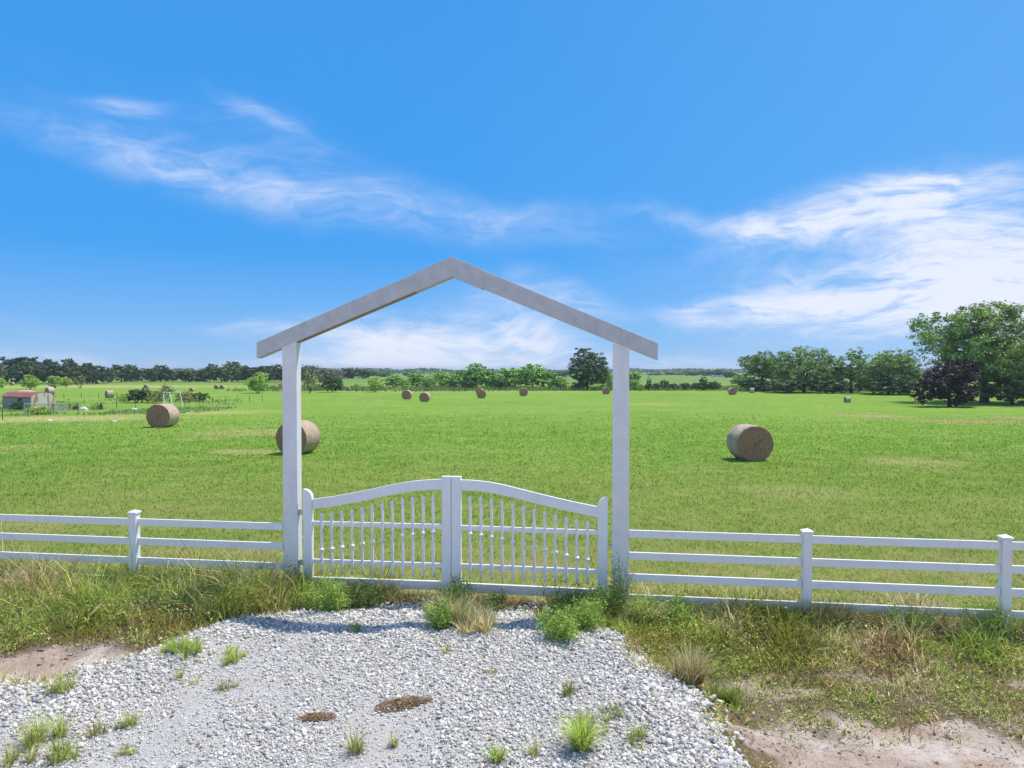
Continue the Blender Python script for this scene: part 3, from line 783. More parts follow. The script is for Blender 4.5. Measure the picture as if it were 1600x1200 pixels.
# raw soffit strip beneath the left beam
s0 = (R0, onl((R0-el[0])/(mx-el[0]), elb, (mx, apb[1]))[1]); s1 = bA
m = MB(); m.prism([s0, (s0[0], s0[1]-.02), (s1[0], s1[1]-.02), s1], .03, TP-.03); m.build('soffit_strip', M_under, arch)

# gate leaves
GO = .07      # gate plane sits a little behind the front of the arch posts
def g2(px, py): return gp(px, py, GO)
def leaf(side):
    if side == 'L':
        root = frame('gate_leaf', 0, 'left leaf of the white picket double gate, rising to the middle', 'gate', 'two leaves of the driveway gate')
        ox0, ox1, mx0, mx1 = 474.3, 488, 691, 705.2
        top = [(489, 779.6), (505, 777.6), (520, 775.6), (540, 772), (560, 768.4), (590, 762), (605, 758.6), (620, 755.6), (635, 753), (650, 751), (670, 749.4), (691, 748.6)]
        ty = [400, 395, 385, 370, 355, 340, 320, 305, 288, 275, 265, 258]; cy = [690, 682, 670, 660, 645, 630, 612, 598, 578, 570, 560, 553]
        X = [420+(415+79.1*k)/5 for k in range(12)]; by = [873+3.2*k for k in range(12)]
        rails = [((470, 495), 37), ((765, 800), 34), ((905, 940), 70)]; x0, x1 = 345, 1355; xo = 420; sty = 764; smy = 744
    else:
        root = frame('gate_leaf', 0, 'right leaf of the white picket double gate, falling to the right post', 'gate', 'two leaves of the driveway gate')
        ox0, ox1, mx0, mx1 = 934.3, 949.8, 706, 720.6
        top = [(720.6, 749.6), (735, 750), (750, 751.2), (765, 753), (780, 755.8), (795, 759.2), (810, 763), (840, 770.6), (870, 777.8), (885, 781.2), (900, 784.6), (917, 788), (934.5, 791.6)]
        ty = [268, 275, 288, 305, 325, 345, 367, 388, 410, 430, 450, 463]; cy = [565, 575, 590, 605, 628, 648, 665, 690, 712, 733, 755, 768]
        X = [700+(175+83.2*k)/5 for k in range(12)]; by = [917+4*k for k in range(12)]
        rails = [((503, 541), 37), ((803, 849), 34), ((952, 1002), 72)]; x0, x1 = 103, 1170; xo = 700; sty = 776.5; smy = 744
    # hinge stile with quarter-round top
    a, b_ = gx(ox0, GO), gx(ox1, GO); zt = gp((ox0+ox1)/2, sty, GO)[1]; rr = (b_-a)*.92
    if side == 'L': arc = [(b_-rr+rr*math.sin(t), zt-rr+rr*math.cos(t)) for t in np.linspace(0, math.pi/2, 7)]; out = [(a, .04), (b_, .04)]+arc[::-1]+[(a, zt)]
    else: arc = [(a+rr-rr*math.sin(t), zt-rr+rr*math.cos(t)) for t in np.linspace(0, math.pi/2, 7)]; out = [(a, .04), (b_, .04), (b_, zt)]+arc
    D = .045
    MB().prism(out, GO-D, GO+D).build('hinge_stile', M_white, root, bevel=.004)
    c0, c1 = gx(mx0, GO), gx(mx1, GO); zm = gp(706, smy, GO)[1]
    MB().box(c0, c1, GO-D-.004, GO+D, .05, zm).build('meeting_stile', M_white, root, bevel=.004)
    # curved top rail
    tp = [g2(*q) for q in top]; lw = [(s_, z_-.178) for s_, z_ in tp]
    vs = []; fs = []; n_ = len(tp)
    for (s_, z_), (s2, z2) in zip(tp, lw): vs += [(s_, GO-.028, z_), (s2, GO-.028, z2), (s_, GO+.028, z_), (s2, GO+.028, z2)]
    for i in range(n_-1):
        k = i*4; fs += [(k, k+1, k+5, k+4), (k+2, k+6, k+7, k+3), (k, k+4, k+6, k+2), (k+1, k+3, k+7, k+5)]
    fs += [(0, 2, 3, 1), (n_*4-4, n_*4-3, n_*4-1, n_*4-2)]
    MB().add(vs, fs).build('top_rail', M_white, root)
    names = ['middle_rail', 'lower_rail', 'bottom_rail']
    for nm, ((ya, yb), hpx) in zip(names, rails):
        p0 = g2(xo+x0/5, 720+ya/5); p1 = g2(xo+x1/5, 720+yb/5); hh = hpx/5/F*12.2; th = .02 if nm != 'bottom_rail' else .03
        MB().prism([(p0[0], p0[1]), (p0[0], p0[1]-hh), (p1[0], p1[1]-hh), (p1[0], p1[1])], GO-th, GO+th).build(nm, M_white, root, bevel=.003)
    for x_, t_, c_, b2 in zip(X, ty, cy, by):
        s_, zt_ = gp(x_, 720+t_/5, GO-.03); zc = gp(x_, 720+c_/5, GO-.03)[1]; zb = gp(x_, 720+b2/5, GO-.03)[1]
        yy = GO-.046
        pk = MB().lathe(s_, yy, [(.020, zb), (.026, zb+.05), (.026, zc-.16), (.021, zc-.07), (.026, zc-.03), (.026, zc+.03), (.019, zc+.07), (.025, zc+.15), (.025, zt_-.14), (.022, zt_-.10)], 10).build('picket', M_white, root, smooth=True)
        MB().lathe(s_, yy, [(.026, zc-.03), (.044, zc-.02), (.046, zc+.004), (.026, zc+.026)], 12).build('collar', M_white, pk, smooth=True)
        MB().lathe(s_, yy, [(.022, zt_-.12), (.036, zt_-.108), (.036, zt_-.094), (.022, zt_-.084), (.034, zt_-.058), (.028, zt_-.032), (.010, zt_-.008), (.001, zt_)], 10).build('finial', M_white, pk, smooth=True)
    if side == 'L':
        for zz in (zl(470, 801), zl(470, 880)):
            MB().box(R0+.0, a+.0, GO-.03, GO+.03, zz-.05, zz+.05).box(R0+.01, R0+.03, GO-.05, GO-.032, zz-.07, zz+.05).build('hinge', M_galv, root, bevel=.004)
    else:
        for zz in (1.05, .35):
            MB().box(b_, L1, GO-.02, GO+.02, zz-.02, zz+.02).build('hinge', M_galv, root, bevel=.003)
    return root
leaf('L'); leaf('R')

# board fences
def fence(posts, s_from, s_to, ztops, zpost, lab):
    root = frame('rail_fence', 0, lab, 'fence', 'white rail fences beside the arch')
    PW = .068; posts = sorted(posts)
    for s_ in posts:
        po = MB().box(s_-PW, s_+PW, -PW, PW, -.35, zpost-.03).build('post', M_white, root, bevel=.005)
        MB().add([(s_-.085, -.085, zpost-.045), (s_+.085, -.085, zpost-.045), (s_+.085, .085, zpost-.045), (s_-.085, .085, zpost-.045),
                  (s_-.085, -.085, zpost-.02), (s_+.085, -.085, zpost-.02), (s_+.085, .085, zpost-.02), (s_-.085, .085, zpost-.02), (s_, 0, zpost+.02)],
                 [(3, 2, 1, 0), (0, 1, 5, 4), (1, 2, 6, 5), (2, 3, 7, 6), (3, 0, 4, 7), (4, 5, 8), (5, 6, 8), (6, 7, 8), (7, 4, 8)]).build('cap', M_white, po)
    cuts = [s_from]+[q for q in posts if s_from < q < s_to]+[s_to]
    for a, b_ in zip(cuts[:-1], cuts[1:]):
        a2 = a+(PW+.001 if a in posts else .001); b2 = b_-(PW+.001 if b_ in posts else .001)
        for z_ in ztops: MB().box(a2, b2, -.022, .022, z_-.128, z_).build('rail', M_white, root, bevel=.004)
    return root
sl = gx(209); gap = 3.25
fence([sl, sl-gap, sl-2*gap, sl-3*gap], sl-3*gap, L0-.003, [1.265, .91, .55, .185], 1.41, 'white three rail vinyl fence running left from the arch')
sr = gx(1262); sr2 = gx(1573)
fence([sr, sr2, 2*sr2-sr, 3*sr2-2*sr], R1+.003, 3*sr2-2*sr, [1.335, .965, .605, .258], 1.43, 'white vinyl rail fence running right from the arch')

# ------------------------------------------------------------------ hay bales
def bale_mesh(seed, Rr=.8, L=1.2):
    rr = np.random.default_rng(seed); nA, prof = 48, []
    for t in np.linspace(0, 1, 6): prof.append((Rr*(.02+.93*t), -L/2-.015*(1-t)))
    prof += [(Rr*.985, -L/2+.02), (Rr, -L/2+.07)]
    for t in np.linspace(-.38, .38, 9): prof.append((Rr*1.0, t*L))
    prof += [(Rr, L/2-.07), (Rr*.985, L/2-.02)]
    for t in np.linspace(1, 0, 6): prof.append((Rr*(.02+.93*t), L/2+.015*(1-t)))
    vs = []; fs = []; mi = []
    for i, (r, y_) in enumerate(prof):
        for k in range(nA):
            a = 2*math.pi*k/nA
            q = r*(1+.012*math.sin(3*a+seed)+.02*(rr.random()-.5)); yy = y_+.022*(rr.random()-.5)
            x_, z_ = q*math.cos(a)*1.02, q*math.sin(a)*.985
            if z_ < -.90*Rr: z_ = -.90*Rr-(abs(z_)-.9*Rr)*.25
            vs.append((x_, yy, z_+Rr*.93))
    for i in range(len(prof)-1):
        for k in range(nA):
            fs.append((i*nA+k, i*nA+(k+1) % nA, (i+1)*nA+(k+1) % nA, (i+1)*nA+k)); mi.append(1 if (i < 6 or i >= len(prof)-7) else 0)
    fs.append(tuple(reversed(range(nA)))); mi.append(1); fs.append(tuple(range((len(prof)-1)*nA, len(prof)*nA))); mi.append(1)
    # loose straws
    for k in range(500):
        a = rr.uniform(0, 6.283); e_ = rr.random() < .6
        if e_: r = Rr*math.sqrt(rr.random())*.97; p_ = np.array([r*math.cos(a), (-1 if rr.random() < .8 else 1)*(L/2+.01), r*math.sin(a)*.98+Rr*.93])
        else: p_ = np.array([Rr*1.01*math.cos(a), rr.uniform(-L/2, L/2), Rr*math.sin(a)*.99+Rr*.93])
        if p_[2] < .1: continue
        d = rr.normal(size=3)*.05; w_ = rr.normal(size=3); w_ = np.cross(d, w_); w_ = w_/np.linalg.norm(w_)*.004
        b_ = len(vs); vs += [tuple(p_-w_), tuple(p_+w_), tuple(p_+d)]; fs.append((b_, b_+1, b_+2)); mi.append(0 if not e_ else 1)
    me = bpy.data.meshes.new('hay_bale'); me.from_pydata(vs, [], fs); me.materials.append(M_hay); me.materials.append(M_hayend)
    me.polygons.foreach_set('material_index', mi); me.update(); return me
bm_ = [bale_mesh(k) for k in range(3)]
BALES = [ # centre x, bottom row, height rows, yaw, label
    (1171, 720.5, 56.5, 5, 'large round hay bale right of the arch, nearest on that side'),
    (466, 710.5, 52.5, -16, 'large round hay bale partly hidden behind the left arch post'),
    (255, 668, 37, -5, 'round hay bale left of the arch in front of the swing frame'),
    (636, 624, 14.5, -4, 'small far bale, leftmost of the four seen inside the arch'),
    (664, 628, 15, -8, 'far bale just right of and nearer than the leftmost bale inside the arch'),
    (752.5, 622.5, 14, 0, 'front bale of the overlapping pair near the middle of the arch'),
    (749, 616, 11, 0, 'bale half hidden behind its neighbour near the middle of the arch'),
    (818, 619, 13, 0, 'far bale before the hedgerow, between the overlapping pair and the big dark tree'),
    (947, 616, 11, 0, 'far bale beside the right arch post under the big dark tree'),
    (1144, 617, 11.5, 0, 'far bale with round brown end, right of the low dark shrubs'),
    (1175, 614, 8, 80, 'small whitish far bale seen side on under the right tree row'),
    (1324, 629, 9.5, 88, 'small pale bale lying side on in front of the right tree row'),
    (171, 622, 12, -42, 'pale bale seen from the side beyond the wire fence on the left'),
    (78, 617, 12, -30, 'dark bale just right of the rusty shed roof'),
    (152.5, 600, 5.5, 0, 'tiny dark bale on the far left field right of the low trees'),
    (228.5, 607, 6, 0, 'tiny far bale above the scrub left of the swing frame'),
    (299.5, 612, 6, 0, 'tiny tan bale above the scrub right of the swing frame'),
    (338.5, 608, 6.5, 0, 'left bale of the tiny touching pair on the far left field'),
    (347, 608, 6.5, 0, 'right bale of the tiny touching pair on the far left field'),
    (500, 608, 8, 0, 'small far bale left of the dark round tree beside the left post'),
    (544, 611, 6, 0, 'small low bale right of the dark round tree beside the left post'),
    (438, 604, 6, 60, 'small pale bale left of the left arch post in the distance'),
    (19, 602, 5, 0, 'tiny pale bale in front of the far left wood')]
for i, (px, yb, hp, yaw, lab) in enumerate(BALES):
    x, y, z = ground(px, yb)
    size = hp/F*y; k = size/1.53
    if k > 1.15 or k < .55:                       # keep a plausible bale: slide along the sight line onto the rise or dip there
        k = min(max(k, .55), 1.15)
    o = link('hay_bale', bm_[i % 3]); q_ = 1+.58*k/y; o.location = (x*q_, y*q_, z-.03); o.scale = (k, k, k); o.rotation_euler = (0, 0, rad(yaw))
    tag(o, lab, 'hay bale', 'round hay bales in the field')

# ------------------------------------------------------------------ trees
def branches(mb, h, r0, spread, n, seed, lean=0, fork=.35, multi=False):
    rr = random.Random(seed)
    top = h*fork
    if not multi:
        mb.tube([(0, 0, -.3), (.02*h*lean, 0, top*.5), (.05*h*lean, .01*h, top), (.07*h*lean, 0, h*.72)], [r0*1.25, r0, r0*.85, r0*.25], 8)
    for k in range(n):
        a = 2*math.pi*k/n+rr.uniform(-.4, .4); s = spread*rr.uniform(.5, .95); zs = top*rr.uniform(.65, 1.25) if not multi else 0
        ze = h*rr.uniform(.45, .88)
        p0 = (.05*h*lean, 0, zs) if not multi else (.1*math.cos(a), .1*math.sin(a), -.2)
        mid_ = (s*.45*math.cos(a), s*.45*math.sin(a), zs+(ze-zs)*.5); end = (s*math.cos(a), s*math.sin(a), ze)
        mb.tube([p0, mid_, end], [r0*.5, r0*.32, r0*.07], 6)
        for q in range(2):
            b_ = a+rr.uniform(-.9, .9); l2 = spread*.4
            mb.tube([mid_, (mid_[0]+l2*math.cos(b_), mid_[1]+l2*math.sin(b_), mid_[2]+h*rr.uniform(.08, .25))], [r0*.22, r0*.05], 5)
def crown_mesh(name, h, w, lobes, nclump, nleaf, lsize, mat, seed, z0=.22, gap=.0, clr=None, droop=0, flatb=False):
    """unit tree: lobes = list of (x, y, z, rx, rz) in fractions of w/2 and h"""
    rr = np.random.default_rng(seed); Cs = []; br = []
    wts = np.array([l[3]**2*l[4] for l in lobes]); wts = wts/wts.sum(); n_ = rr.multinomial(nclump, wts)
    for (lx, ly, lz, rx, rz), k in zip(lobes, n_):
        d = rr.normal(size=(k, 3)); d /= np.linalg.norm(d, axis=1)[:, None]
        q = rr.uniform(.35, 1.05, k)**.6
        c = np.stack([lx*w/2+d[:, 0]*q*rx*w/2, ly*w/2+d[:, 1]*q*rx*w/2, lz*h+d[:, 2]*q*rz*h], -1)
        Cs.append(c); br.append(rr.uniform(.6, 1.4, k))
    C = np.concatenate(Cs); B = np.concatenate(br)
    k = C[:, 2] > z0*h*(1 if not flatb else .9); C = C[k]; B = B[k]
    cr = np.repeat(rr.uniform(.5, 1.35, len(C)), nleaf)*w*.055
    P = np.repeat(C, nleaf, axis=0); Bq = np.repeat(B, nleaf)
    o = rr.normal(size=P.shape); o /= np.linalg.norm(o, axis=1)[:, None]; o *= (rr.random(len(P))**.5)[:, None]; o[:, 2] *= .62
    P = P+o*cr[:, None]
    if droop: P[:, 2] -= droop*rr.random(len(P))*h*.06
    P[:, 2] = np.maximum(P[:, 2], .02*h)
    n = len(P)
    # leaf sprays face mostly up and outward
    a = rr.normal(size=(n, 3)); cen = np.array([0, 0, h*.5]); out = (P-cen); out /= np.linalg.norm(out, axis=1)[:, None]+1e-6
    nn_ = a*.75+out*.55+np.array([0, 0, .5]); nn_ /= np.linalg.norm(nn_, axis=1)[:, None]
    t = rr.normal(size=(n, 3)); t -= (t*nn_).sum(1)[:, None]*nn_; t /= np.linalg.norm(t, axis=1)[:, None]; b_ = np.cross(nn_, t)
    s_ = (rr.uniform(.6, 1.35, n)*lsize)[:, None]
    v = np.stack([P-t*s_, P+b_*s_*.62, P+t*s_*1., P-b_*s_*.62], 1).reshape(-1, 3)
    val = Bq*rr.uniform(.4, 1.75, n); yel = rr.random(n) < .12
    col = np.stack([val*(1+.25*yel), val, val*.9], -1)
    return mesh_np(name, v, np.arange(n*4).reshape(-1, 4), mat, np.repeat(col, 4, axis=0))
def rand_lobes(seed, n, spread=.55, zc=(.42, .82), r=(.38, .6), rz=(.14, .24), base=1.):
    rr = random.Random(seed); L = [(0, 0, .6, .55, .30), (0, 0, .30, .75*base, .26)] if base else [(0, 0, .6, .55, .30)]
    for k in range(n):
        a = 2*math.pi*k/n+rr.uniform(-.3, .3); s = rr.uniform(.3, 1)*spread
        L.append((s*math.cos(a), s*math.sin(a), rr.uniform(*zc), rr.uniform(*r), rr.uniform(*rz)))
    return L
PROTO = {}
def proto(key, h, w, mat, nclump, nleaf, lsize, seed, lobes=None, z0=.2, r0=.2, fork=.3, multi=False, nb=6, droop=0, smat=None):
    """h, w in metres; stored as two meshes to be scaled in place"""
    lobes = lobes or rand_lobes(seed, 7)
    c = crown_mesh('crown', h, w, lobes, nclump, nleaf, lsize, mat, seed, z0, droop=droop)
    mb = MB(); branches(mb, h, r0, w*.42, nb, seed, fork=fork, multi=multi)
    t = mb.mesh('trunk', smat or M_bark, smooth=True)
    PROTO[key] = (c, t, h, w)
round_l = [(0, 0, .45, .95, .42), (0, 0, .80, .55, .18), (-.35, .1, .45, .6, .25), (.4, -.1, .5, .55, .25)]
wil = [(0, 0, .52, .7, .38), (-.4, 0, .42, .5, .3), (.42, .1, .45, .5, .32), (0, .3, .72, .45, .22), (.1, -.4, .4, .55, .3)]
low = [(0, 0, .45, .9, .42), (-.5, 0, .38, .45, .3), (.5, .1, .40, .45, .34), (.1, -.3, .55, .5, .32)]
big = [(0, 0, .62, .55, .28), (-.55, .1, .52, .36, .16), (-.72, -.1, .66, .26, .12), (-.3, -.2, .80, .34, .14), (.1, .1, .88, .36, .11), (.5, -.1, .84, .32, .13),
       (.75, .1, .64, .27, .17), (.6, -.3, .48, .42, .16), (-.15, -.5, .55, .42, .2), (.2, .5, .5, .5, .2), (-.35, -.35, .40, .42, .12), (.35, -.3, .36, .42, .11), (-.5, .4, .72, .36, .16), (.45, 0, .30, .5, .11), (-.1, -.3, .33, .45, .12), (.78, .2, .40, .3, .14), (0, 0, .5, .5, .2)]
proto('big', 12.8, 15.5, C_oak, 860, 52, .145, 21, big, .19, .42, .3, nb=9)
proto('heroround', 11.5, 11, C_dark, 420, 36, .19, 22, [(0, 0, .5, .85, .36), (-.1, 0, .78, .55, .2), (.45, .1, .62, .5, .25), (-.5, 0, .42, .45, .28), (.55, 0, .35, .45, .26), (0, -.4, .4, .6, .3)], .07, .3, .15)
proto('rowA', 9.5, 11, C_oak, 400, 34, .17, 23, rand_lobes(4, 9, .6, (.28, .8)), .04, .25)
proto('rowB', 9.5, 13, C_oak, 420, 34, .17, 24, [(0, 0, .45, .85, .42), (.1, 0, .8, .45, .16), (-.5, .1, .55, .42, .26), (.55, 0, .5, .42, .3), (-.2, -.4, .4, .5, .3), (.35, -.3, .66, .35, .2), (-.35, .1, .75, .3, .14)], .05, .3, .2)
proto('rowC', 9.5, 9, C_oak, 200, 28, .17, 25, rand_lobes(5, 9, .75, (.25, .9), (.2, .42), (.08, .16)), .05, .22)
proto('purple', 6, 9, C_purple, 360, 50, .12, 26, [(-.55, 0, .42, .40, .30), (-.15, .1, .55, .5, .36), (.3, 0, .70, .5, .28), (.6, .1, .82, .4, .18), (-.7, .1, .25, .28, .22), (0, -.2, .28, .45, .24), (.5, -.1, .45, .4, .25)], .03, .2)
proto('hedgeA', 8, 9, C_mid, 230, 28, .24, 27, wil, .05, .16, .25, nb=7)
proto('hedgeB', 8, 8, C_mid, 210, 28, .24, 28, rand_lobes(9, 7, .6, (.3, .8)), .05, .16, .25)
proto('hedgeC', 8, 10, C_mid, 250, 28, .24, 29, rand_lobes(14, 9, .7, (.25, .85), (.3, .5)), .05, .16, .25)
proto('willow', 6, 8, C_bright, 240, 30, .17, 30, wil, .06, .12, .2, multi=True, droop=.5)
proto('willowB', 6, 7, C_bright, 200, 30, .17, 31, rand_lobes(15, 6, .5, (.35, .75)), .06, .12, .2, multi=True)
proto('sparse', 7, 6, C_olive, 120, 24, .17, 32, rand_lobes(16, 8, .6, (.35, .9), (.2, .35), (.1, .2)), .25, .12, .2, multi=True)
proto('darkbush', 5, 6.5, C_dark, 190, 28, .18, 33, low, .04, .14, .2)
proto('conifer', 5, 3, C_dark, 150, 24, .15, 34, [(0, 0, .25, .9, .2), (0, 0, .45, .7, .2), (0, 0, .65, .5, .18), (0, 0, .85, .28, .14)], .04, .1, .3)
proto('farA', 10, 12, C_far, 270, 22, .40, 35, round_l, .06, .2, .3)
proto('farB', 10, 11, C_far, 270, 22, .40, 36, rand_lobes(17, 7, .6, (.35, .8)), .06, .2, .3)
proto('farC', 10, 13, C_far, 270, 22, .40, 37, rand_lobes(18, 9, .7, (.3, .85)), .06, .2, .3)
proto('grey', 10, 11, C_grey, 180, 22, .32, 38, rand_lobes(19, 8, .7, (.3, .85)), .08, .2, .3)
proto('shrub', 2.6, 5, C_weed, 150, 26, .10, 39, low, .0, .04, .2, multi=True)
proto('shrubolive', 2.6, 5, C_olive, 150, 26, .10, 40, low, .0, .04, .2, multi=True)

WIDE = {'hedgeA': 1.35, 'hedgeB': 1.35, 'hedgeC': 1.3, 'farA': 1.3, 'farB': 1.35, 'farC': 1.3, 'rowA': 1.15, 'rowC': 1.2, 'darkbush': 1.15, 'conifer': 1.2, 'grey': 1.25}
def tree(key, px, top, wpx, dist, lab, name='tree', cat='tree', group=None, rot=None, base=None, sink=0):
    c, t, h0, w0 = PROTO[key]
    if base: x, y, z = ground(px, base)
    else: x, y, z = at_dist(px, dist)
    hh = height_at(x, y, top)-z; ww = wpx/F*y
    root = empty(name, (x, y, z-sink), 0 if rot is None else rot, lab, cat, group)
    wf_ = WIDE.get(key, 1.); root.scale = (ww*wf_/w0, ww*wf_/w0, (hh+sink)/h0)
    link('crown', c, root); link('trunk', t, root)
    return root
G1 = 'tree row on the right side of the field'
tree('big', 1538, 468, 218, None, 'biggest tree, spreading green crown at the right edge of the photo', 'large_tree', 'tree', G1, 0, base=629)
tree('purple', 1484, 560, 122, 100, 'low dark purple leaved tree under the left side of the biggest tree', 'purple_tree', 'tree', G1, .3)
tree('darkbush', 1582, 572, 92, 106, 'added dark foliage mass for the shaded lower crown of the biggest tree, right of its trunk', 'tree', 'tree', G1, 1.3)  # added dark tree stands in for shade in the big crown's lower right
tree('rowA', 1192, 545, 66, 175, 'tree at the left end of the right tree row', 'tree', 'tree', G1, .4)
tree('rowB', 1256, 537, 116, 165, 'broad rounded tree in the right tree row, second from its left end', 'tree', 'tree', G1, 0)
tree('rowC', 1330, 541, 72, 160, 'thin airy tree in the middle of the right tree row', 'tree', 'tree', G1, 1)
tree('rowA', 1388, 542, 88, 150, 'dense tree in the right tree row left of the biggest tree', 'tree', 'tree', G1, 2)
tree('rowC', 1425, 560, 50, 150, 'small airy tree between the dense tree and the biggest tree', 'tree', 'tree', G1, 3)
tree('hedgeB', 1158, 582, 34, 240, 'small tree at the far left foot of the right tree row', 'tree', 'tree', G1, 3)
tree('rowA', 1350, 566, 60, 175, 'low tree behind the thin airy tree in the right row', 'tree', 'tree', G1, 3.3)
tree('rowA', 1215, 560, 50, 190, 'small tree between the first two trees of the right row', 'tree', 'tree', G1, 5.3)
tree('rowA', 1300, 572, 60, 172, 'low dark tree filling the dip right of the broad rounded tree', 'tree', 'tree', G1, 2.3)
tree('rowB', 1365, 575, 60, 158, 'low tree behind the dense tree of the right row', 'tree', 'tree', G1, 4.3)
tree('darkbush', 1230, 588, 70, 160, 'dark undergrowth bush below the broad rounded tree', 'bush', 'bush', 'undergrowth bushes of the right tree row', 1)
tree('darkbush', 1290, 588, 60, 158, 'dark undergrowth bush right of the broad rounded tree trunk', 'bush', 'bush', 'undergrowth bushes of the right tree row', 2)
tree('darkbush', 1395, 586, 70, 146, 'dark undergrowth bush at the foot of the dense tree', 'bush', 'bush', 'undergrowth bushes of the right tree row', 3)
tree('darkbush', 1180, 590, 50, 172, 'dark undergrowth bush at the left end of the right tree row', 'bush', 'bush', 'undergrowth bushes of the right tree row', 4)
G2 = 'shrubs below the right tree row'
for i, (px, top, w, base, k, lab) in enumerate([
    (1452, 603, 62, 622, 'shrub', 'bright green shrub left of the purple tree'), (1510, 608, 60, 620, 'shrub', 'bright green shrub left of the big tree trunk'),
    (1570, 607, 60, 620, 'shrub', 'bright green shrub right of the big tree trunk'), (1598, 598, 40, 626, 'shrubolive', 'tan green shrub at the right edge of the photo'),
    (1418, 603, 46, 616, 'shrubolive', 'olive shrub under the dense tree of the right row'), (1380, 606, 50, 614, 'shrub', 'pale green shrub under the dense tree, left part'),
    (1330, 602, 46, 613, 'shrubolive', 'olive shrub below the thin airy tree'), (1300, 600, 36, 612, 'shrubolive', 'olive shrub right of the broad rounded tree'),
    (1205, 596, 30, 611, 'shrub', 'light green shrub left of the broad rounded tree'), (1478, 612, 40, 621, 'shrub', 'low green shrub in front of the purple tree')]):
    tree(k, px, top, w, None, lab, 'shrub', 'shrub', G2, i*1.1, base=base)
G3 = 'hedgerow across the middle of the far field'
for i, (px, top, w, d, k, lab) in enumerate([
    (616, 583, 34, 205, 'hedgeB', 'dark green tree at the left end of the middle hedgerow'), (633, 589, 24, 196, 'willowB', 'small light green tree above the leftmost bale inside the arch'),
    (651, 578, 30, 200, 'hedgeA', 'upright green tree above the second bale inside the arch'), (668, 586, 26, 192, 'hedgeB', 'light green tree between the second bale and the tallest hedgerow tree'),
    (689, 577, 36, 205, 'hedgeC', 'dark topped tree left of the tallest middle hedgerow tree'), (708, 584, 30, 190, 'hedgeA', 'light green low tree left of the overlapping bales'),
    (724, 574, 42, 202, 'hedgeB', 'green tree just left of the tallest middle hedgerow tree'), (744, 564, 46, 196, 'hedgeA', 'tallest green tree of the middle hedgerow above the overlapping bales'),
    (773, 580, 32, 195, 'hedgeB', 'low tree filling the dip right of the tallest hedgerow tree'), (797, 569, 44, 200, 'hedgeC', 'round topped tree left of the leaning tree'),
    (832, 565, 52, 192, 'hedgeA', 'wide leaning tree in the hedgerow above the lone far bale'), (858, 576, 30, 196, 'hedgeC', 'sloping tree right of the leaning tree'),
    (872, 586, 30, 188, 'hedgeB', 'low pale green tree at the left foot of the big dark round tree'), (785, 590, 26, 186, 'darkbush', 'dark low bush in the hedgerow between two tall trees'),
    (733, 592, 26, 186, 'darkbush', 'dark low bush under the tallest hedgerow tree'), (905, 594, 26, 184, 'darkbush', 'dark low bush at the foot of the big dark round tree'),
    (985, 575, 32, 200, 'hedgeC', 'green tree just right of the right arch post'), (991, 590, 20, 180, 'willowB', 'small bright tree right of the right arch post, nearer the field'),
    (950, 578, 24, 200, 'hedgeC', 'green tree between the big dark tree and the right arch post'), (1000, 598, 12, 176, 'willowB', 'tiny light shrub at the foot of the green tree by the right post')]):
    tree(k, px, top, w, d, lab, 'tree', 'tree', G3, i*.9)
tree('heroround', 918, 539, 74, 182, 'big dark round tree standing alone above the middle hedgerow', 'round_tree', 'tree', None, .5)
G4 = 'low dark shrubs right of the arch'
for i, (px, top, w, d, k, lab) in enumerate([
    (1014, 586, 12, 180, 'conifer', 'small pointed dark evergreen right of the arch post'), (1025, 596, 14, 180, 'darkbush', 'low dark shrub right of the pointed evergreen'),
    (1038, 591, 16, 182, 'darkbush', 'taller dark shrub third from the arch post'), (1053, 597, 18, 180, 'darkbush', 'low rounded shrub in the middle of the dark shrub row'),
    (1070, 596, 18, 180, 'darkbush', 'low shrub left of the tall dark cedar'), (1086, 596, 16, 182, 'darkbush', 'shrub touching the left side of the tall dark cedar'),
    (1099, 583, 20, 178, 'conifer', 'tallest dark cedar of the shrub row right of the arch'), (1116, 593, 20, 178, 'darkbush', 'dark shrub right of the tall dark cedar')]):
    tree(k, px, top, w, d, lab, 'shrub', 'shrub', G4, i*1.7)
G5 = 'distant trees on the horizon'
for i, (px, top, w, d, lab) in enumerate([
    (1023, 583, 24, 700, 'faint distant tree clump above the pointed evergreen'), (1047, 582, 20, 720, 'distant tree left of the gap on the horizon right of the arch'),
    (1060, 583, 16, 720, 'distant spindly tree beside the horizon gap'), (1080, 580, 26, 640, 'distant broad tree behind the tall cedar, left part'),
    (1104, 580, 26, 640, 'distant broad tree directly behind the tall cedar'), (1126, 578, 26, 560, 'distant tree behind the far bale on the right'),
    (1142, 581, 22, 480, 'distant tree at the left of the right tree row'), (882, 580, 20, 520, 'distant bluish tree left of the big dark round tree'),
    (868, 581, 16, 560, 'distant bluish tree peeking over the hedgerow'), (600, 582, 22, 520, 'distant low tree right of the bright willow'),
    (636, 583, 14, 620, 'tiny distant tree over the hedgerow left end'), (585, 580, 18, 560, 'distant tree behind the bright willow')]):
    tree(['farA', 'farB', 'farC'][i % 3], px, top, w, d, lab, 'tree', 'tree', G5, i*1.3)
G6 = 'dark trees of the far wood on the left'
words = ['first', 'second', 'third', 'fourth', 'fifth', 'sixth', 'seventh', 'eighth', 'ninth', 'tenth', 'eleventh', 'twelfth', 'thirteenth', 'fourteenth', 'fifteenth', 'sixteenth', 'seventeenth', 'eighteenth']
W1 = [(-30, 562, 44), (-4, 562, 40), (18, 559, 40), (38, 560, 38), (58, 561, 38), (76, 561, 36), (94, 564, 34), (110, 562, 34), (126, 566, 34), (140, 565, 32), (154, 570, 26), (168, 577, 22)]
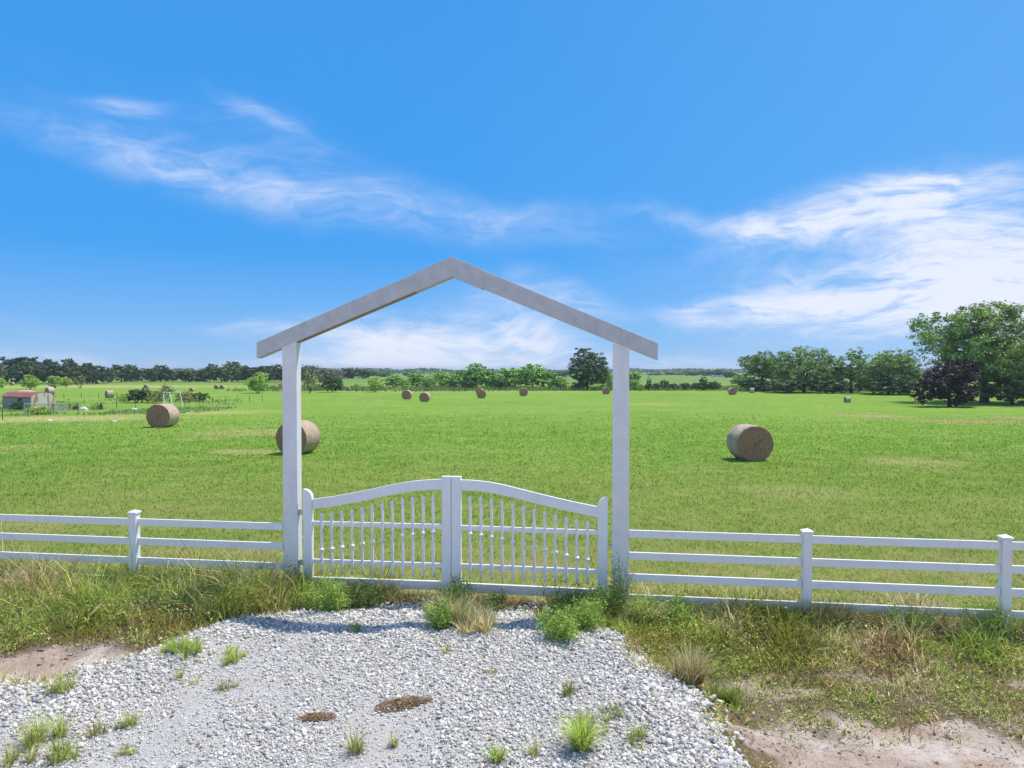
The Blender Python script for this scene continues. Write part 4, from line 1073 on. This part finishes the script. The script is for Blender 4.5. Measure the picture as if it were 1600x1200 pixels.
for i, (px, top, w) in enumerate(W1):
    top += [0, 3, -1, 2, -2, 1, 4, -1, 3, 0, 2, 0][i % 12]; w *= [1, .8, 1.2, .9][i % 4]
    tree(['farA', 'farC', 'farB'][i % 3] if i not in (1,) else 'grey', px, top, w, 262+10*(i % 3), '%s tree from the left edge in the far wood behind the red roofed shed' % words[i], 'tree', 'tree', G6, i*1.7)
W2 = [(190, 569, 26), (206, 571, 28), (222, 572, 26), (236, 574, 20), (251, 571, 28), (268, 576, 24), (290, 577, 32), (310, 574, 28), (328, 570, 28), (346, 569, 30), (362, 566, 28), (379, 569, 28), (396, 567, 28), (412, 570, 26), (428, 568, 28), (446, 571, 28)]
for i, (px, top, w) in enumerate(W2):
    top += [1, -2, 4, 2, -2, 5, 1, 4, -1, 3, -3, 3, 5, 0, 3, -1][i % 16]; w *= [1, .75, 1.15, .85, .95][i % 5]
    tree(['farB', 'farA', 'farC'][i % 3], px, top, w*1.15, 300+14*(i % 3), '%s tree right of the wood gap, in the far tree line left of the arch' % words[i], 'tree', 'tree', 'far tree line between the wood and the arch', i*1.9)
G7 = 'small trees on the left field'
for i, (px, top, w, d, k, lab) in enumerate([
    (-4, 587, 26, 190, 'willow', 'bright green tree cut by the left edge of the photo'), (47, 583, 30, 185, 'willow', 'green tree with dark trunk above the red shed roof'),
    (86, 584, 26, 205, 'willowB', 'light green tree left of the brownish bush on the left field'), (103, 587, 24, 215, 'willow', 'middle light green tree behind the brownish bush'),
    (125, 584, 30, 200, 'sparse', 'brownish green round bush right of the light green trees'), (403, 578, 44, 160, 'willow', 'round bright green tree left of the left arch post'),
    (482, 566, 26, 300, 'grey', 'tall pale topped tree just right of the left arch post'), (484, 576, 30, 160, 'sparse', 'yellowish spindly tree just right of the left arch post'),
    (508, 573, 34, 260, 'grey', 'greyish tree behind the dark round tree by the left post'), (519, 583, 32, 165, 'darkbush', 'dark round tree between the two small far bales'),
    (543, 575, 26, 420, 'farA', 'left one of two dark far trees left of the bright willow'), (566, 577, 28, 420, 'farB', 'right one of two dark far trees left of the bright willow'),
    (557, 597, 10, 165, 'willowB', 'tiny light green tree left of the bright willow'), (586, 587, 32, 165, 'willow', 'bright green willow left of the hedgerow inside the arch'),
    (468, 574, 30, 330, 'farC', 'far tree hidden partly by the left arch post'), (526, 576, 26, 320, 'grey', 'grey green tree above the dark round tree by the left post')]):
    tree(k, px, top, w, d, lab, 'tree', 'tree', G7, i*1.1)
G8 = 'scrub bushes by the swing frame and shed'
for i, (px, top, w, base, k, lab) in enumerate([
    (222, 603, 42, 629, 'darkbush', 'dark scrub bush left of the swing frame'), (246, 606, 36, 630, 'shrubolive', 'olive scrub bush just left of the swing frame'),
    (262, 599, 40, 622, 'sparse', 'reddish brown scrub bush behind the swing frame'), (290, 608, 36, 628, 'shrubolive', 'scrub bush behind the right leg of the swing frame'),
    (312, 611, 30, 627, 'darkbush', 'scrub bush at the right end of the thicket'), (98, 622, 26, 641, 'shrub', 'green bush right of the rusty shed end'),
    (115, 626, 22, 639, 'shrub', 'low green bush behind the white tarp'), (60, 632, 44, 648, 'shrub', 'pale green weeds in front of the wire pen'),
    (28, 624, 22, 642, 'darkbush', 'dark bush in front of the red roofed shed'), (150, 630, 20, 640, 'shrub', 'small green bush right of the white tarp'),
    (195, 612, 26, 628, 'shrub', 'pale green bush at the left end of the thicket')]):
    tree(k, px, top, w, None, lab, 'bush', 'bush', G8, i*1.1, base=base)

# ------------------------------------------------------------------ shed yard on the left
def shed():
    x, y, z = ground(49, 640)
    W, L, hw, hr = 3.0, 7.0, 1.65, 2.15
    root = empty('shed', (x, y, z), rad(-28), 'low shed with faded red metal roof and rusty white end wall', 'shed')
    # gable end at x=+... long axis runs to -x ; local: end wall plane x=0
    prof = [(0, 0), (W, 0), (W, hw), (W*.82, hr*.97), (W*.5, hr*1.04), (W*.18, hr*.97), (0, hw)]
    m = MB(); n = len(prof); m.add([(0, p_[0], p_[1]) for p_ in prof]+[(-.08, p_[0], p_[1]) for p_ in prof], [tuple(range(n)), tuple(reversed(range(n, 2*n)))]+[(i, i+n, (i+1) % n+n, (i+1) % n) for i in range(n)])
    m.build('end_wall', M_rustwall, root)
    MB().box(-L, -.08, 0, .06, 0, hw).box(-L, -.08, W-.06, W, 0, hw).build('side_wall', M_greywall, root)
    rp = [(-.18, hw-.08), (W*.18, hr*.97+.03), (W*.5, hr*1.04+.03), (W*.82, hr*.97+.03), (W+.18, hw-.08)]
    vs = []; fs = []
    for (yy, zz) in rp: vs += [(-L, yy, zz), (-.06, yy, zz), (-L, yy, zz+.05), (-.06, yy, zz+.05)]
    for i in range(4):
        k = i*4; fs += [(k+2, k+3, k+7, k+6), (k, k+4, k+5, k+1), (k+1, k+5, k+7, k+3), (k, k+2, k+6, k+4)]
    MB().add(vs, fs).build('roof', M_redroof, root)
    m = MB()
    for k in range(14): m.box(-L+.4+k*.48, -L+.43+k*.48, -.19, -.14, hw-.06, hw-.0)
    m.box(-3.2, -2.2, -.03, 0, 0, 1.5); m.build('door', M_dark, root)
shed()
x, y, z = ground(33, 622); root = empty('small_shelter', (x, y, z), rad(-20), 'small low shelter with pale pinkish roof behind the red roofed shed', 'shelter')
MB().box(-1.6, 1.6, 0, 2, 0, 1.0).build('wall', M_greywall, root)
MB().add([(-1.8, -.2, 1.0), (1.8, -.2, 1.0), (1.8, 2.2, 1.0), (-1.8, 2.2, 1.0), (-1.1, .9, 1.42), (1.1, .9, 1.42)], [(0, 1, 5, 4), (1, 2, 5), (2, 3, 4, 5), (3, 0, 4), (3, 2, 1, 0)]).build('roof', M_pinkroof, root)
# wire pen
def pen():
    p0 = ground(38, 647); p1 = ground(82, 646); p2 = ground(105, 643)
    root = empty('wire_pen', p0, 0, 'grey wire panel pen in front of the rusty shed end', 'pen')
    def panel(a, b_, ha, hb):
        a = Vector(a)-Vector(p0); b_ = Vector(b_)-Vector(p0); f = MB(); w = MB()
        f.tube([a, a+Vector((0, 0, ha))], .05, 5); f.tube([b_, b_+Vector((0, 0, hb))], .05, 5)
        f.tube([a+Vector((0, 0, ha)), b_+Vector((0, 0, hb))], .045, 5); f.tube([a+Vector((0, 0, .1)), b_+Vector((0, 0, .1))], .035, 5)
        nn_ = 26
        for k in range(1, nn_):
            t = k/nn_; q = a.lerp(b_, t); w.tube([q+Vector((0, 0, .1)), q+Vector((0, 0, ha+(hb-ha)*t))], .011, 3)
        for k in range(1, 9):
            t = k/9; w.tube([a+Vector((0, 0, ha*t)), b_+Vector((0, 0, hb*t))], .011, 3)
        f.build('panel_frame', M_galv, root); w.build('wire_mesh', M_galv, root)
    panel(p0, p1, 1.15, 1.15); panel(p1, p2, 1.15, 1.0)
pen()
# white tarp heap, scrap
def lump(px, py, sx, sz, mat, name, lab, cat, seed):
    x, y, z = ground(px, py); rr = np.random.default_rng(seed); v = []; f = []; n, m_ = 14, 6
    for j in range(m_+1):
        t = j/m_*math.pi/2
        for k in range(n):
            a = 2*math.pi*k/n; q = math.cos(t)*(1+.35*(rr.random()-.5))
            v.append((sx*q*math.cos(a), sx*.6*q*math.sin(a), sz*math.sin(t)*(1+.5*(rr.random()-.5))))
    for j in range(m_):
        for k in range(n): f.append((j*n+k, j*n+(k+1) % n, (j+1)*n+(k+1) % n, (j+1)*n+k))
    o = MB().add(v, f).build(name, mat); o.location = (x, y, z-.02); tag(o, lab, cat); return o
lump(130, 641, .65, .42, M_tarp, 'tarp_heap', 'crumpled white tarp in the weeds right of the wire pen', 'tarp', 1)
lump(119, 640, .5, .5, M_dark, 'scrap_pile', 'dark scrap pile touching the white tarp', 'scrap', 2)
lump(158, 640, .3, .85, M_rust, 'tree_stump', 'small brown stump right of the white tarp', 'stump', 3)
lump(77, 657, .22, .14, M_tarp, 'feed_sack', 'tiny white sack on the tan strip below the wire pen', 'sack', 4)
lump(179, 659, .2, .15, M_tarp, 'feed_sack', 'tiny white sack on the grass left of the bale by the swing frame', 'sack', 5)
lump(210, 640, .4, .2, M_tarp, 'feed_sack', 'pale heap on the bare strip left of the swing frame', 'sack', 6)
# swing frame
def swing():
    a = ground(262, 633); root = empty('swing_frame', a, 0, 'pale blue metal swing frame behind the left hay bale', 'swing frame')
    s = a[1]/F; H = 20*s
    def P(dx, dy, dz): return Vector((dx*s, dy, dz))
    MB().tube([P(-8, 0, H), P(21, .4, H)], .055, 6).build('top_bar', M_paleblue, root)
    for (tx, bx, dy) in ((-7, 0, -.9), (3, 12, -.9), (19, 27, -.7), (-7, -14, 1.1), (3, 0, 1.2), (19, 16, 1.3)):
        MB().tube([P(tx, .1, H), P(bx, dy, -.05)], .045, 6).build('leg', M_paleblue, root)
swing()
# wire fence with steel posts
def wire_fence(pts, hgt, lab):
    g = [ground(*q) for q in pts]; o0 = g[0]
    root = empty('wire_fence', o0, 0, lab, 'fence', 'thin wire fences on the left of the field')
    tops = []
    for q in g:
        b_ = Vector(q)-Vector(o0); MB().tube([b_+Vector((0, 0, -.2)), b_+Vector((0, 0, hgt))], .04, 5).build('post', M_rust, root); tops.append(b_)
    m = MB()
    for f_ in (.3, .62, .92): m.tube([b_+Vector((0, 0, hgt*f_)) for b_ in tops], .009, 3)
    m.build('wire', M_rust, root)
wire_fence([(4, 656), (44, 651), (84, 647.5), (122, 645), (152, 642), (182, 640), (212, 638.5), (240, 637), (265, 636), (289, 635), (311, 633.5), (332, 632), (352, 631), (371, 630), (390, 629), (410, 628)], 1.15, 'rusty steel post wire fence in front of the shed yard')
wire_fence([(60, 625), (80, 624.5), (100, 624), (127, 623), (154, 622.5), (182, 622), (208, 621.5)], 1.1, 'thin wire fence behind the shed yard, beyond the green bushes')
x, y, z = ground(437, 621); root = empty('pipe_marker', (x, y, z), 0, 'small white L shaped pipe left of the left arch post', 'pipe')
MB().box(-.25, -.17, 0, .08, 0, 1.1).box(-.17, 1.0, 0, .08, .02, .10).build('pipe', M_tarp, root)
# far farm buildings
for (px, d, w, h, lab) in [(1123, 520, 9, 2.6, 'long low white farm building on the horizon right of the cedar'), (1079, 620, 3.4, 2.2, 'tiny white farm building on the horizon left of the cedar')]:
    x, y, z = at_dist(px, d); z = height_at(x, y, 592); root = empty('farm_building', (x, y, z), 0, lab, 'building', 'far white farm buildings')
    MB().box(-w/2, w/2, 0, 5, -6, h*.7).build('wall', M_tarp, root)
    MB().prism([(-w/2-.3, h*.7), (w/2+.3, h*.7), (w/2-.4, h), (-w/2+.4, h)], -.3, 5.3).build('roof', M_galv, root)

# tall unmown growth along the hedgerow feet
n = 26000; y = R.uniform(165, 200, n); x = R.uniform(-70, 170, n); k = (fbm(x*.1, y*.1, 171, 3)+R.uniform(-.15, .15, n)) > .42; x, y = x[k], y[k]
k = y > 172+4*np.sin(x*.05)+.0*x; x, y = x[k], y[k]; n = len(x)
P = np.stack([x, y, zg(x, y)], -1); cc = np.array([[.18, .28, .06], [.26, .32, .09], [.36, .34, .15], [.13, .21, .05]])[R.integers(0, 4, n)]
hh_ = R.uniform(.3, 1.3, n)
n2 = 6000; y2 = R.uniform(74, 125, n2); x2 = -y2*R.uniform(.38, .85, n2); k = (fbm(x2*.16, y2*.12, 181, 4)+R.uniform(-.08, .08, n2)-.12*sstep(84, 76, y2)-.1*sstep(.46, .38, -x2/y2)) > .52; x2, y2 = x2[k], y2[k]
P = np.concatenate([P, np.stack([x2, y2, zg(x2, y2)], -1)]); cc = np.concatenate([cc, np.array([[.28, .40, .11], [.34, .42, .15], [.46, .44, .22], [.24, .35, .09]])[R.integers(0, 4, len(x2))]]); hh_ = np.concatenate([hh_, R.uniform(.08, .38, len(x2))]); n = len(P)
v, t, c = blades1(P, hh_, R.uniform(.08, .22, n), R.uniform(0, .5, n), cc)
tag(link('tall_grass', mesh_np('tall_grass', v, t, M_blade, c)), 'tall unmown growth at the foot of the hedgerow and round the shed yard', None, None, 'stuff')

# far-off wood closing the horizon
n = 26000; x = R.uniform(-1250, 1250, n); y = 980+R.uniform(-50, 60, n)+60*np.sin(x*.006)
hh = (3.+7.5*fbm(x/34, y*0+2, 201, 4)**1.3)*sstep(.30, .42, fbm(x/150, y*0+7, 203, 2)+.12)
C = np.stack([x, y, zg(x, y)+hh*R.random(n)**.7], -1); bb = R.uniform(.7, 1.3, n)*np.where(R.random(n) < .5, .8, 1.1)
v, t, c = leaf_cards(C, R.uniform(.9, 2.0, n), np.stack([bb, bb, bb], -1), aspect=.7)
tag(link('distant_wood', mesh_np('distant_wood', v, t, C_far, c)), 'far-off wood reading as one bluish band on the horizon', None, None, 'stuff')

# ------------------------------------------------------------------ light and sky
SUNV = Vector((.41, .26, 1)).normalized(); EL = math.asin(SUNV.z)
sd_ = bpy.data.lights.new('sun', 'SUN'); sd_.energy = 4.9; sd_.angle = rad(.55); sd_.color = (1, .93, .81)
so = bpy.data.objects.new('sun', sd_); COL.objects.link(so); so.rotation_euler = (-SUNV).to_track_quat('-Z', 'Y').to_euler(); so.location = (20, 15, 60)
w = bpy.data.worlds.new('World'); SC.world = w; w.use_nodes = True; nt = w.node_tree; nt.nodes.clear(); s = NT(nt)
sky = s.n('ShaderNodeTexSky', sky_type='NISHITA', sun_disc=False, sun_elevation=EL, sun_rotation=math.atan2(SUNV.x, SUNV.y),
          altitude=200, air_density=1.0, dust_density=.6, ozone_density=2.0)
hsv = s.n('ShaderNodeHueSaturation'); hsv.inputs['Saturation'].default_value = 1.12; hsv.inputs['Value'].default_value = 1.0
nt.links.new(sky.outputs[0], hsv.inputs['Color']); skyc = hsv.outputs[0]
D = s.n('ShaderNodeTexCoord').outputs['Generated']
sep = s.n('ShaderNodeSeparateXYZ'); s.put(sep.inputs[0], D)
az = s.m('ARCTAN2', sep.outputs[0], sep.outputs[1]); el_ = s.m('ARCSINE', sep.outputs[2])
comb = s.n('ShaderNodeCombineXYZ'); s.put(comb.inputs[0], az); s.put(comb.inputs[1], el_); AE = comb.outputs[0]
wn = s.noise(AE, 3.2, 4, .55, 0, True); 
wv = s.n('ShaderNodeVectorMath', operation='MULTIPLY_ADD'); s.put(wv.inputs[0], wn); wv.inputs[1].default_value = (.16, .10, 0); wv.inputs[2].default_value = (-.08, -.05, 0)
wa = s.n('ShaderNodeVectorMath', operation='ADD'); s.put(wa.inputs[0], AE); nt.links.new(wv.outputs[0], wa.inputs[1]); AEw = wa.outputs[0]
def azel(px, py):
    r = ray(px, py); r = r/np.linalg.norm(r); return math.atan2(r[0], r[1]), math.asin(r[2])
def cloud(px, py, wx, wy, ang, amp, pw=1.):
    a, e_ = azel(px, py)
    v = s.mapv(AEw, loc=(0, 0, 0)); 
    sub = s.n('ShaderNodeVectorMath', operation='SUBTRACT'); s.put(sub.inputs[0], AEw); sub.inputs[1].default_value = (a, e_, 0)
    rot = s.n('ShaderNodeVectorRotate', rotation_type='Z_AXIS'); nt.links.new(sub.outputs[0], rot.inputs['Vector']); rot.inputs['Angle'].default_value = rad(ang)
    sc_ = s.n('ShaderNodeVectorMath', operation='MULTIPLY'); nt.links.new(rot.outputs[0], sc_.inputs[0]); sc_.inputs[1].default_value = (F/wx, F/wy, 0)
    ln = s.n('ShaderNodeVectorMath', operation='LENGTH'); nt.links.new(sc_.outputs[0], ln.inputs[0])
    return s.m('MULTIPLY', s.range(ln.outputs['Value'], 1.25, .0), amp)
# (px, py, half width, half height, rotation that turns the band level, amount)
CL = [(150, 228, 270, 42, 11, .32), (400, 290, 240, 44, 14, .28), (600, 322, 300, 62, 9, .26), (760, 345, 260, 50, 6, .14), (440, 215, 160, 50, 20, .22), (195, 163, 75, 15, -3, .42), (400, 185, 100, 12, 20, .32),
      (350, 250, 380, 80, 14, .22), (850, 340, 300, 50, 2, .25), (1120, 342, 190, 20, 8, .45), (1300, 335, 180, 45, -8, .75), (1440, 310, 170, 60, -8, .9), (1540, 400, 150, 100, 28, .62),
      (1380, 480, 330, 80, -3, 1.0), (1590, 470, 190, 120, 0, .85), (1120, 485, 190, 30, -2, .65), (1250, 400, 330, 80, 0, .42), (660, 540, 240, 60, 4, 1.35), (800, 500, 160, 60, 22, .75), (380, 511, 110, 15, 0, .5), (870, 460, 130, 40, 25, .6),
      (480, 575, 320, 26, 0, .7), (150, 575, 260, 20, 0, .3), (1000, 570, 360, 28, 0, .4), (60, 530, 160, 26, 12, .18), (640, 590, 900, 26, 0, .35), (820, 600, 1600, 45, 0, .45)]
tot = None
for c_ in CL:
    v = cloud(*c_); tot = v if tot is None else s.m('ADD', tot, v)
# fibrous cirrus texture, stretched along the bands
rot = s.mapv(AEw, rot=(0, 0, rad(12)), sc=(2.2, 11, 1)); st1 = s.noise(rot, 2.6, 9, .68, .9)
st2 = s.noise(s.mapv(AEw, rot=(0, 0, rad(25)), sc=(1, 2.6, 1)), 12, 8, .66, .9)
tex = s.m('ADD', s.m('MULTIPLY', s.range(st1, .25, .75), .75), s.m('MULTIPLY', s.range(st2, .3, .72), .45))
dens = s.m('MULTIPLY', tot, s.m('ADD', tex, .22))
# added unseen bright cirrus behind the camera, a neutral fill for shaded faces
rear_fill = s.m('MULTIPLY', s.range(s.noise(s.mapv(D, sc=(1, 1, 3)), 2.2, 7, .6, .4), .30, .62), s.range(sep.outputs[1], .20, -.25)); dens = s.m('ADD', dens, s.m('MULTIPLY', rear_fill, .85))
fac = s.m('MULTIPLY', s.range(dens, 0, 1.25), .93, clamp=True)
grad = s.ramp(s.m('DIVIDE', el_, 1.2), [(0, (.34, .62, .97)), (.055, (.16, .48, .98)), (.13, (.042, .375, .97)), (.39, (.050, .345, .92)), (1, (.05, .22, .66))])
grad = s.mix(s.m('MULTIPLY', s.range(az, -.25, .85), .55), grad, (.16, .49, 1.0))
gs = s.n('ShaderNodeVectorMath', operation='SCALE'); s.put(gs.inputs[0], grad); gs.inputs['Scale'].default_value = 9.0
skyc = s.mix(.88, skyc, gs.outputs[0])
CW = 9.4
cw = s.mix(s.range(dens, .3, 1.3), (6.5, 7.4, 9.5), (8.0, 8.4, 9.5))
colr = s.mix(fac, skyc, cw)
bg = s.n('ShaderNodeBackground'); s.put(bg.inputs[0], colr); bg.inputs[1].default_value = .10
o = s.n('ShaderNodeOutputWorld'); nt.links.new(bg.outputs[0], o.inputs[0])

# air
HAZE = True
if HAZE:
    m, nt = newmat('haze'); s = NT(nt)
    pv = s.n('ShaderNodeVolumePrincipled'); pv.inputs['Color'].default_value = (.80, .88, 1, 1); pv.inputs['Density'].default_value = .00022
    pv.inputs['Anisotropy'].default_value = .3
    o_ = s.n('ShaderNodeOutputMaterial'); nt.links.new(pv.outputs[0], o_.inputs['Volume'])
    zmin = float(ZZ.min())-1.
    hb = MB().box(-4700, 4700, -700, 6500, zmin, 22).build('haze', m); tag(hb, 'thin bluish summer haze over the fields', None, None, 'stuff')

SC.view_settings.view_transform = 'Standard'; SC.view_settings.look = 'None'; SC.view_settings.exposure = 0.12; SC.view_settings.gamma = 1
SC.cycles.max_bounces = 6; SC.cycles.diffuse_bounces = 3; SC.cycles.transmission_bounces = 3; SC.cycles.transparent_max_bounces = 4; SC.cycles.volume_bounces = 0
SC.cycles.use_denoising = True
